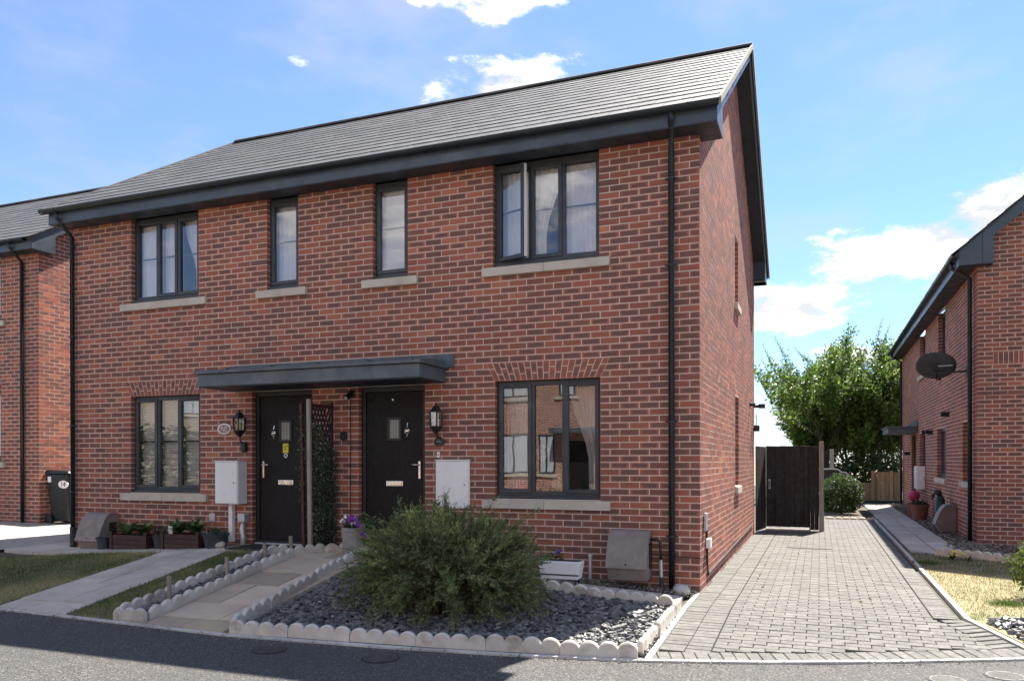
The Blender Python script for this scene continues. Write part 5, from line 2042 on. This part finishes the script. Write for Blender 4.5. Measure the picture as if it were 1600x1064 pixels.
# ================================================================ house on the right
RH = thing('neighbour_house', (7.5, 13, 0), 'red brick house on the right with satellite dish and long side towards the drive', 'house')
RO = (3.755, 6.78, 0)
RG = Frame(RO, (1, 0, 0), (0, -1, 0))
RL = Frame(RO, (0, 1, 0), (-1, 0, 0))
RZ = 4.815
RSL = .84
rb0 = RZ-.0-65*.075-.002
zrg = lambda x: RZ+.14+RSL*(x+.42)-.10
RD = 7.6
def zt_r(z):
    if z < zrg(0): return 0, RD
    a = (z-zrg(0))/RSL
    return a, RD-a
zs1 = rb0+42*.075
gband = (.235, .235, RD, RD, zs1, zs1+.225)
rgb = wall_bricks(RG, RD, rb0, -1, 90, [gband], zt=zt_r, corner0='A')
rlop = [(a-6.78, a-6.78, b-6.78, b-6.78, c, d) for a, b, c, d in ((7.3, 8.32, 1.06, 2.17), (10.45, 11.8, 1.06, 2.17), (13.95, 15.18, 1.06, 2.17), (10.5, 11.6, 3.72, 4.9), (13.93, 15.17, 3.72, 4.9), (16.1, 17.2, .1, 2.2))]
rlb = wall_bricks(RL, 13.2, rb0, -1, 65, rlop, corner0='B')
WRG = mortar_wall(RG, RD, -.25, zrg(0), (), 'wall', RH, extra=[[(0, zrg(0)), (RD, zrg(0)), (RD/2, zrg(RD/2))]])
WRL = mortar_wall(RL, 13.2, -.25, RZ, rlop, 'wall', RH)
make_wall(WRG, [(RG, rgb)], 300, lambda F, b: b[0] < 1.3)
q = MB()
for bk in rlb: brick_hexa(q, RL, bk)
q.build('brickwork', BRICK, WRL, kind='stuff')
u = .235
while u < 1.6:
    q = MB(); d = RND.uniform(-.0007, .0007)
    q.box(u+.005, u+.070, d, .1, zs1+.006, zs1+.220, F=RG, r=RND.uniform(.2, .7)); q.build('soldier_brick', BRICK, WRG)
    u += .075
q = MB()
while u < RD-.07:
    q.box(u+.005, u+.070, RND.uniform(-.0007, .0007), .1, zs1+.006, zs1+.220, F=RG, r=RND.uniform(.2, .7)); u += .075
q.build('soldier_brickwork', BRICK, WRG, kind='stuff')
zs2 = rb0+36*.075
for k in range(33):
    q = MB(); q.box(.0+k*.225, .215+k*.225, -.010, .0, zs2+.075*-1+.005, zs2-.005, F=RG, r=RND.uniform(.0, .2)); q.build('string_brick', BRICK, WRG)
for a, b, c, d in ((7.3, 8.32, 1.06, 2.17), (10.45, 11.8, 1.06, 2.17), (13.95, 15.18, 1.06, 2.17)):
    window(RH, RL, a-6.78, b-6.78, c, d, 'sf', (a-6.78-.14, b-6.78+.14), d=.085, vent=False)
for a, b, c, d in ((10.5, 11.6, 3.72, RZ), (13.93, 15.17, 3.72, RZ)):
    window(RH, RL, a-6.78, b-6.78, c, d, 'sf', (a-6.78-.14, b-6.78+.14), d=.085, vent=False, head=.06)
m = MB(); ring(m, RL, 16.1-6.78, 17.2-6.78, .1, 2.2, .06, .07, .15); dm = m.build('door', BLACKM, RH)
q = MB(); q.box(16.16-6.78, 17.14-6.78, .09, .13, .13, 2.14, F=RL); q.build('leaf', DOORM, dm)
q = MB(); q.box(16.2-6.78, 16.24-6.78, .05, .088, .95, 1.2, F=RL); q.build('handle', CHROME, dm)
q = MB(); q.box(15.6-6.78, 17.6-6.78, -.75, -.012, 2.22, 2.36, F=RL); c = q.build('canopy', LEAD, RH, bevel=.006)
q = MB(); q.box(15.55-6.78, 17.65-6.78, -.79, -.012, 2.362, 2.40, F=RL); q.build('drip_edge', LEAD, c)
q = MB(); q.box(15.5-6.78, 17.7-6.78, -.03, -.012, 2.40, 2.56, F=RL); q.build('flashing', LEAD, c)
roof(RH, RO, (0, 1, 0), (1, 0, 0), -.27, 13.4, -.42, 3.8, RZ+.155, RZ+.155+RSL*4.22, n_single=0)
q = MB(); q.box(RO[0]-.315, RO[0]-.295, RO[1]-.225, RO[1]+13.4, RZ-.035, RZ+.155); q.build('fascia', FASC, RH, bevel=.003)
q = MB(); q.box(RO[0]-.294, RO[0]-.01, RO[1]-.222, RO[1]+13.4, RZ-.022, RZ-.004); q.build('soffit', SOFF, RH)
gutter(RH, (RO[0]-.375, RO[1]-.24, RZ+.175), (RO[0]-.375, RO[1]+13.45, RZ+.165))
zr3 = lambda x: RZ+.14+RSL*(x+.42)
q = MB()
A = [(RO[0]-.31, RO[1]-.228, RZ-.035), (RO[0]+.2, RO[1]-.228, RZ-.035), (RO[0]+.2, RO[1]-.228, zr3(.2)-.24), (RO[0]+3.8, RO[1]-.228, zr3(3.8)-.24), (RO[0]+3.8, RO[1]-.228, zr3(3.8)), (RO[0]-.31, RO[1]-.228, zr3(-.31))]
q.prism(A, [(p[0], p[1]+.022, p[2]) for p in A]); q.build('bargeboard', FASC, RH, bevel=.002)
q = MB(); q.box(RO[0]+.03, RO[0]+.045, RO[1]-.2315, RO[1]-.2285, RZ-.035, zr3(.03)-.01); q.build('board_joint', SOFF, RH)
q = MB()
for (x0, x1, za, zb) in ((-.29, .2, RZ-.035, RZ-.035), (.2, 3.8, zr3(.2)-.2, zr3(3.8)-.2)):
    q.hexa([(RO[0]+x0, RO[1]-.2055, za), (RO[0]+x1, RO[1]-.2055, zb), (RO[0]+x1, RO[1]-.002, zb), (RO[0]+x0, RO[1]-.002, za), (RO[0]+x0, RO[1]-.2055, za+.012), (RO[0]+x1, RO[1]-.2055, zb+.012), (RO[0]+x1, RO[1]-.002, zb+.012), (RO[0]+x0, RO[1]-.002, za+.012)])
q.box(RO[0]+.185, RO[0]+.2, RO[1]-.2055, RO[1]-.002, RZ-.035, zr3(.2)-.2)
q.build('verge_soffit', SOFF, RH)
downpipe(RH, [(3.40, 7.05, RZ+.12), (3.40, 7.05, RZ+.03), (3.69, 7.12, RZ-.16), (3.69, 7.12, 0.0)], .036, (4.5, 3.15, 1.85, .55), (-1, 0, 0))
downpipe(RH, [(3.40, 19.6, RZ+.12), (3.40, 19.6, RZ+.03), (3.69, 19.7, RZ-.16), (3.69, 19.7, 0.0)], .036, (3.5, 1.8), (-1, 0, 0))

# fittings along the right house
gas_box(2.15, 2.62, .03, 'brown curved meter housing against the neighbouring long wall', F=RL)
T = thing('meter_box', (3.6, 14.3, .7), 'white meter box on the neighbouring long wall beside its door', 'meter box')
q = MB(); q.box(13.95-6.78, 14.6-6.78, -.19, -.008, .70, 1.30, F=RL); q.build('case', WHITEP, T, bevel=.006)
q = MB(); q.box(13.97-6.78, 14.58-6.78, -.204, -.191, .715, 1.285, F=RL); q.build('door', WHITEP, T, bevel=.004)
# satellite dish: its dark back towards the camera
sd = thing('satellite_dish', (3.3, 8.3, 3.0), 'dark oval satellite dish on the wall of the right house', 'satellite dish')
c = Vector((3.27, 8.15, 3.24))
nrm = Vector((.30, .88, .36)).normalized()
ax = nrm.cross(Vector((0, 0, 1))).normalized(); ay = ax.cross(nrm).normalized()
q = MB()
rings = []
for rr, dp in ((.001, 0), (.10, .004), (.2, .018), (.28, .036), (.335, .053), (.34, .062), (.33, .060), (.27, .044), (.15, .020), (.001, .010)):
    rings.append([c+ax*(rr*1.05*math.cos(k*math.pi/16))+ay*(rr*.78*math.sin(k*math.pi/16))+nrm*dp for k in range(32)])
q.loops(rings)
q.build('reflector', POTB, sd, smooth=True)
q = MB(); q.box(-.05, .05, -.03, .0, -.07, .09, F=Frame(c, ax, -nrm)); q.build('mount', BLACKM, sd, bevel=.005)
q = MB(); q.tube([c-nrm*.02-ay*.04, c-nrm*.06-ay*.10, Vector((3.60, 7.95, 3.10)), Vector((3.74, 7.75, 3.09))], .018, 8); q.build('arm', BLACKM, sd, smooth=True)
q = MB(); q.box(.87, 1.07, -.02, -.004, 3.0, 3.18, F=RL); q.build('wall_plate', BLACKM, sd)
q = MB(); q.tube([c-ay*.1-nrm*.01, c-ay*.28+nrm*.05, c-ay*.34+nrm*.26], .012, 8); q.build('feed_arm', BLACKM, sd)
q = MB(); q.tube([c-ay*.34+nrm*.26, c-ay*.30+nrm*.32], .03, 10); q.build('receiver', POTB, sd)
q = MB(); q.tube([c+ax*.05, c+ax*.30-nrm*.005+ay*.0], .010, 6); q.build('rib', SILV, sd)
# small wall lights and outlets on that wall
for (y, z, lab) in ((17.65, 1.66, 'black lantern on the neighbouring wall by its far door'), (12.6, 2.13, 'small black vent cowl between the neighbouring windows'), (13.3, 2.15, 'second small black vent cowl on the neighbouring wall'), (10.0, 2.42, 'black flue outlet above the neighbouring window')):
    T = thing('wall_outlet', (3.7, y, z), lab, 'wall fitting')
    q = MB(); q.tube([(3.75, y, z), (3.60, y, z)], .05, 10); q.build('body', BLACKM, T)
    q = MB(); q.tube([(3.752, y, z), (3.742, y, z)], .075, 12); q.build('collar', BLACKM, T)
# goose ornament behind the meter housing
T = thing('goose_ornament', (3.55, 9.9, .0), 'dark green garden goose figure with black head by the neighbouring wall', 'ornament')
q = MB(); q.tube([(3.55, 9.75, .0), (3.55, 9.75, .16), (3.56, 9.78, .40), (3.57, 9.82, .62), (3.56, 9.82, .72)], [.05, .09, .10, .09, .05], 12); q.build('body', GREENJ, T, smooth=True)
q = MB(); q.tube([(3.56, 9.82, .70), (3.54, 9.82, .78), (3.48, 9.82, .79), (3.43, 9.80, .72), (3.42, 9.80, .64)], [.05, .065, .06, .04, .012], 10); q.build('head', BLACKM, T, smooth=True)
T = pot(3.46, 12.4, .01, .15, .20, .38, TERRA, 'terracotta pot with grassy plant on the neighbouring path')
q = MB(); strap_leaves(q, (3.46, 12.4, .38), 60, .26, .008, 1.2); q.build('foliage', LEAFP, T)
leaf_ball((3.46, 12.4, .42), .18, .18, .06, 200, .03, LEAFV, 'foliage', T, .36)
T = pot(3.46, 13.6, .01, .14, .17, .36, TERRA, 'second terracotta pot under a magenta ball behind the first')
rk = MB(); rk.lathe(3.46, 13.6, [(.02, .40), (.10, .44), (.135, .53), (.12, .62), (.06, .68), (.01, .69)], 16)
o = rk.build('gazing_ball', PINK, smooth=True); tag(o, 'magenta round ornament on a terracotta pot by the neighbouring door', 'ornament')

# ---------------------------------------------------------------- gate, fences, things at the back
GT = thing('side_gate', (.6, 8.55, 0), 'tall dark stained boarded gate between house and drive', 'gate')
x = .17
k = 0
while x < 1.015:
    q = MB(); q.box(x, x+.1, 8.55+(.012 if k % 2 else 0), 8.57+(.012 if k % 2 else 0), .07, 1.755+RND.uniform(-.004, .004)); q.build('board', WOODD, GT, bevel=.003)
    x += .0945; k += 1
for z in (.25, .95, 1.55):
    q = MB(); q.box(.17, 1.02, 8.583, 8.61, z, z+.1); q.build('rail', WOODD, GT)
q = MB(); q.box(.215, .255, 8.535, 8.549, .86, 1.06); hp = q.build('handle_plate', SILV, GT, bevel=.004)
q = MB(); q.box(.225, .245, 8.515, 8.534, .89, 1.03); q.build('handle', BLACKM, hp)
q = MB(); q.box(.16, 1.04, 8.50, 8.60, .0, .03); q.build('sill', CONC, GT)
FP = thing('fence_panel', (1.15, 8.55, 0), 'narrow dark boarded panel and pale post right of the gate', 'fence')
for k in range(2):
    q = MB(); q.box(1.042+k*.08, 1.12+k*.08, 8.55+k*.01, 8.57+k*.01, .02, 1.74); q.build('board', WOODD, FP, bevel=.003)
q = MB(); q.box(1.205, 1.30, 8.50, 8.60, -.05, 1.84); q.build('post', WOODG, FP, bevel=.006)
q = MB(); q.box(1.02, 1.04, 8.50, 8.60, .0, 1.74); q.build('jamb', WOODD, FP)
FP = thing('fence_panel', (.08, 8.1, 0), 'dark boarded return panel between house corner and gate', 'fence')
for k in range(9):
    a = Vector((.02, 7.67)); b_ = Vector((.15, 8.56))
    d = (b_-a)/9
    p0, p1 = a+d*k, a+d*(k+.995)
    n = Vector((d.y, -d.x)).normalized()*.018
    q = MB(); q.hexa([(p.x, p.y, z) for z in (.04, 1.74) for p in (p0, p1, p1+n, p0+n)]); q.build('board', WOODD, FP)
# rough stones at the end of the drive
x = 1.35
i = 0
names = ['first', 'second', 'third', 'fourth', 'fifth', 'sixth']
while x < 2.4:
    sx = RND.uniform(.07, .11)
    rock(x+sx, 12.32, -.03, sx, .07, .05, 'pale rough stone at the end of the drive, %s from the gate post' % names[i], CONC)
    x += sx*2+.015; i += 1
    if i > 5: break
# featheredge fence
FN = thing('garden_fence', (3.1, 20.8, 0), 'new pale timber boarded fence at the end of the neighbouring path', 'fence')
x = 2.30
while x < 3.8:
    top = .68 if x < 2.83 else 1.06
    q = MB(); q.box(x, x+.118, 20.8+RND.uniform(-.004, .004), 20.82, .02, top+RND.uniform(-.01, .01)); q.build('board', WOODP, FN)
    x += .125
for x in (2.86, 3.43):
    q = MB(); q.box(x, x+.10, 20.74, 20.797, .0, 1.10); q.build('post', WOODP, FN)
q = MB(); q.box(2.3, 3.7, 20.3, 20.36, .0, .10); tag(q.build('edging_board', GREENJ), 'low green edging board before the timber fence', 'edging')
FP = thing('fence_panel', (1.2, 17, 0), 'dark fence panel with grey concrete post behind the round bush', 'fence')
for k in range(8):
    q = MB(); q.box(.2+k*.16, .355+k*.16, 17.0, 17.02, 0, 1.72); q.build('board', WOODD, FP)
q = MB(); q.box(1.50, 1.62, 16.96, 17.06, 0, 1.80); q.build('post', CONC, FP)
T = thing('covered_furniture', (1.75, 16.2, 0), 'dark cover with pale hem draped over garden furniture behind the round bush', 'cover')
q = MB()
A = [(1.1, 1.18), (1.55, 1.20), (1.72, 1.19), (1.80, 1.12), (1.92, 1.10), (2.02, 1.02), (2.08, .86), (2.1, .0), (1.1, .0)]
q.prism([(x, 15.9, z) for x, z in A], [(x, 16.7, z) for x, z in A]); q.build('cover', POTB, T, bevel=.03)
q = MB(); q.tube([(1.1, 15.89, 1.19), (1.55, 15.89, 1.21), (1.72, 15.89, 1.19), (1.80, 15.89, 1.12), (1.92, 15.89, 1.10), (2.02, 15.89, 1.02), (2.08, 15.89, .86)], .022, 6); q.build('hem', WHITEP, T)


# ---------------------------------------------------------------- foliage
def leafy_bush(c, rx, ry, rz, n, s, mat, lab, name='shrub', shoots=0):
    T = thing(name, (c[0], c[1], 0 if len(c) < 4 else c[3]), lab, 'shrub')
    c = Vector(c[:3])
    q = MB()
    for _ in range(n):
        v = Vector((RND.gauss(0, 1), RND.gauss(0, 1), RND.gauss(0, 1))).normalized()
        rr = RND.uniform(.62, 1.03)*(1+.22*mnoise.noise(v*2.2+c))
        p = c+Vector((v.x*rx*rr, v.y*ry*rr, v.z*rz*rr))
        if p.z < .02: continue
        a = (v*.5+Vector((RND.gauss(0, 1), RND.gauss(0, 1), RND.gauss(0, 1)))).normalized(); b2 = a.orthogonal().normalized()
        L = s*RND.uniform(.6, 1.2)
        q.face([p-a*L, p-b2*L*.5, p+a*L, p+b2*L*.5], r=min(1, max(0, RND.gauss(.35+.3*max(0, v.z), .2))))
    for k in range(shoots):
        a = RND.uniform(0, 6.28); f = RND.uniform(.2, .95)
        b0 = c+Vector((math.cos(a)*rx*f, math.sin(a)*ry*f, rz*.5*(1-f)))
        d = Vector((math.cos(a)*.4*f, math.sin(a)*.4*f, 1)).normalized()
        L = RND.uniform(.12, .3)
        for j in range(14):
            p = b0+d*(L*j/14)
            o = Vector((math.cos(j*2.4), math.sin(j*2.4), .5)).normalized()
            b2 = o.orthogonal().normalized()
            q.face([p, p+o*s*.6-b2*s*.4, p+o*s*1.4, p+o*s*.6+b2*s*.4], r=RND.uniform(.4, 1))
    q.build('foliage', mat, T)
    q = MB()
    for k in range(9):
        a = k*.7
        e = c+Vector((math.cos(a)*rx*.6, math.sin(a)*ry*.6, rz*.3))
        q.tube([(c.x, c.y, -.03), (c.x+(e.x-c.x)*.3, c.y+(e.y-c.y)*.3, c.z*.6), tuple(e)], [.02, .014, .006], 5)
    q.build('stems', BARK, T)
    return T


leafy_bush((1.78, 14.8, .50), .56, .55, .60, 5200, .045, LEAFB, 'rounded dark green bush behind the gate at the end of the drive', 'rounded_bush')
leafy_bush((3.50, .85, .30), .44, .36, .32, 2100, .032, LEAFY, 'yellow green leafy shrub at the right edge of the picture', 'leafy_shrub', shoots=26)
T = thing('yellow_flowers', (3.05, 4.25, 0), 'low clump of yellow flowers by the curved edging on the lawn', 'flowers')
q = MB(); strap_leaves(q, (3.02, 4.25, .0), 40, .16, .008, 1.3); strap_leaves(q, (3.2, 4.15, .0), 30, .15, .008, 1.3); q.build('foliage', LEAFB, T)
for k in range(16):
    flower(YPET, (RND.uniform(2.95, 3.28), 4.15+RND.uniform(-.06, .08), RND.uniform(.06, .15)), (0, -.5, 1), .02, T)


def tree(base, lab, n_stem, height, spread, n_leaf, ls, mat, name='leafy_tree', lean=0.0, low=.25):
    base = Vector(base)
    T = thing(name, tuple(base), lab, 'tree')
    wood = MB(); lf = MB()
    tips = []

    def grow(p, d, L, r, lev):
        pts = [p]; rr = [r]
        n = 5
        for j in range(n):
            d = (d+Vector((RND.gauss(0, .10), RND.gauss(0, .10), RND.gauss(.06, .05)))).normalized()
            p = p+d*(L/n)
            pts.append(p); rr.append(r*(1-.55*(j+1)/n))
            if lev < 3 and j >= 1:
                for _ in range(2):
                    a = RND.uniform(0, 6.28)
                    o = Vector((math.cos(a), math.sin(a), RND.uniform(.1, .9))).normalized()
                    grow(p, (d*.75+o*.75).normalized(), L*RND.uniform(.42, .62), rr[-1]*.6, lev+1)
        wood.tube(pts, rr, 6 if lev < 2 else 4, False)
        if lev >= 1: tips.append((pts, d))
    for k in range(n_stem):
        a = 2*math.pi*k/n_stem+RND.uniform(-.3, .3)
        d = Vector((math.cos(a)*spread+lean, math.sin(a)*spread*.6, 1)).normalized()
        grow(base+Vector((math.cos(a)*.25, math.sin(a)*.25, -.05)), d, height*RND.uniform(.62, .85), .06, 0)
    per = max(3, n_leaf//max(1, len(tips)))
    for pts, d in tips:
        for _ in range(per):
            t = RND.uniform(.1, 1.15)
            i = min(len(pts)-2, int(t*(len(pts)-1))); f = t*(len(pts)-1)-i
            p = pts[i].lerp(pts[i+1], min(f, 1.3))+Vector((RND.gauss(0, .05), RND.gauss(0, .05), RND.gauss(0, .05)))
            if p.z < base.z+low: continue
            a = (d*.6+Vector((RND.gauss(0, .8), RND.gauss(0, .8), RND.gauss(-.1, .7)))).normalized(); b2 = a.orthogonal().normalized()
            L = ls*RND.uniform(.6, 1.15)
            lf.face([p, p+a*L*.5-b2*L*.3, p+a*L, p+a*L*.5+b2*L*.3], r=min(1, max(0, RND.gauss(.5, .25))))
    tops = sorted(tips, key=lambda t: -t[0][-1].z-1.2*abs(t[0][-1].x-base.x))[:int(len(tips)*.10)]
    for pts, d in RND.sample(tops, min(90, len(tops))):
        p0 = pts[-1]
        d = Vector((.35*(p0.x-base.x)/2+RND.gauss(0, .12), RND.gauss(0, .12), 1)).normalized()
        L = RND.uniform(.45, .85)
        wood.tube([p0, p0+d*L*.5, p0+d*L], [.010, .007, .003], 4, False)
        for j in range(22):
            p = p0+d*(L*j/21)
            o = (d*.5+Vector((math.cos(j*2.4), math.sin(j*2.4), .1))).normalized(); b2 = o.orthogonal().normalized()
            ll = ls*.75*(1.1-.5*j/21)
            lf.face([p, p+o*ll*.5-b2*ll*.3, p+o*ll, p+o*ll*.5+b2*ll*.3], r=RND.uniform(.3, 1))
    wood.build('trunk', BARK, T)
    lf.build('crown', mat, T)
    return T


RND.seed(5)
tree((2.25, 24.0, 0), 'leafy green tree with many upright shoots behind the gate', 11, 4.1, .62, 66000, .15, LEAFT, low=.2)
tree((4.2, 24.8, 0), 'darker leafy tree behind the timber fence and right house', 7, 4.0, .5, 22000, .15, LEAFT, low=.3)
leafy_bush((2.9, 22.8, .8), 1.3, .6, 1.0, 3800, .09, LEAFB, 'dark shrubbery under the tree behind the timber fence', 'shrubbery')
leafy_bush((.9, 22.8, .7), 1.3, .6, .9, 3200, .09, LEAFB, 'dark shrubbery under the tree behind the gate', 'shrubbery')


# ---------------------------------------------------------------- houses across the road (seen in the panes)
def tex_brick(name, c1, c2, mo):
    m, t_, b_ = newmat(name)
    g = NG(t_)
    tcn = g.n('ShaderNodeNewGeometry').outputs['Position']
    sp = g.n('ShaderNodeSeparateXYZ'); g.l(tcn, sp.inputs[0])
    cb = g.n('ShaderNodeCombineXYZ'); g.l(sp.outputs[0], cb.inputs[0]); g.l(sp.outputs[2], cb.inputs[1])
    bt = g.n('ShaderNodeTexBrick')
    bt.inputs['Scale'].default_value = 1
    bt.inputs['Brick Width'].default_value = .225; bt.inputs['Row Height'].default_value = .075
    bt.inputs['Mortar Size'].default_value = .008
    bt.inputs['Color1'].default_value = (*c1, 1); bt.inputs['Color2'].default_value = (*c2, 1); bt.inputs['Mortar'].default_value = (*mo, 1)
    g.l(cb.outputs[0], bt.inputs['Vector'])
    g.l(bt.outputs['Color'], b_.inputs['Base Color'])
    b_.inputs['Roughness'].default_value = .85
    return m


def opp_house(x0, x1, y, lab, mat, wins, doorx):
    T = thing('house_across_road', ((x0+x1)/2, y-4, 0), lab, 'house')
    q = MB(); q.box(x0, x1, y-8, y, -.1, 5.1); q.build('wall', mat, T)
    q = MB()
    A = [(y+.4, 5.1), (y-4, 7.9), (y-8.4, 5.1)]
    q.prism([(x0-.2, a, z) for a, z in A], [(x1+.2, a, z) for a, z in A]); q.build('roof', TILE, T)
    q = MB(); q.box(x0-.2, x1+.2, y+.30, y+.34, 4.95, 5.14); q.build('fascia', FASC, T)
    Fo = Frame((0, y, 0), (1, 0, 0), (0, 1, 0))
    for (a, b2, z0, z1) in wins:
        m = MB(); ring(m, Fo, a, b2, z0, z1, .06, -.02, .02)
        m.box((a+b2)/2-.03, (a+b2)/2+.03, -.021, .02, z0, z1, F=Fo)
        wn = m.build('window', ANTH, T)
        q = MB(); q.box(a+.06, b2-.06, -.004, -.002, z0+.06, z1-.06, F=Fo); q.build('pane', plain('pane_tone', (.55, .58, .62), .1), wn)
        q = MB(); q.box(a-.14, b2+.14, -.06, -.001, z0-.12, z0, F=Fo); q.build('sill', STONE, wn)
    q = MB(); q.box(doorx, doorx+1.0, -.02, -.001, 0, 2.15, F=Fo); q.build('door', DOORM, T)
    q = MB(); q.box(doorx-.4, doorx+2.2, -.7, -.001, 2.4, 2.58, F=Fo); q.build('canopy', LEAD, T)
    return T


OB = tex_brick('across_brick', (.42, .17, .10), (.22, .08, .055), (.68, .60, .52))
OC = tex_brick('across_buff_brick', (.30, .24, .16), (.25, .20, .13), (.55, .5, .42))
opp_house(-13, -2.6, -17.0, 'sunlit brick house across the road, seen reflected in the ground floor panes', OB, [(-9.5, -8.3, 1.0, 2.4), (-7.95, -7.35, 1.0, 2.4), (-12, -10.7, 1.0, 2.4), (-9.5, -8.3, 3.7, 4.9), (-7.2, -6.6, 3.7, 4.9), (-12, -10.7, 3.7, 4.9)], -6.95)
opp_house(-36, -20, -20.0, 'buff brick house across the road, seen reflected in the left panes', OC, [(-33, -31.5, 1.0, 2.4), (-27, -25.5, 1.0, 2.4), (-33, -31.5, 3.7, 4.9), (-27, -25.5, 3.7, 4.9)], -23)
opp_house(2.5, 14, -18.0, 'brick house across the road behind the viewpoint', OB, [(4, 5.4, 1.0, 2.4), (4, 5.4, 3.7, 4.9), (9, 10.4, 1.0, 2.4), (9, 10.4, 3.7, 4.9)], 6.4)
leafy_bush((-24, -15.6, .9), 5.0, .9, 2.0, 9000, .13, LEAFB, 'green hedge across the road, seen reflected in the left panes', 'hedge')
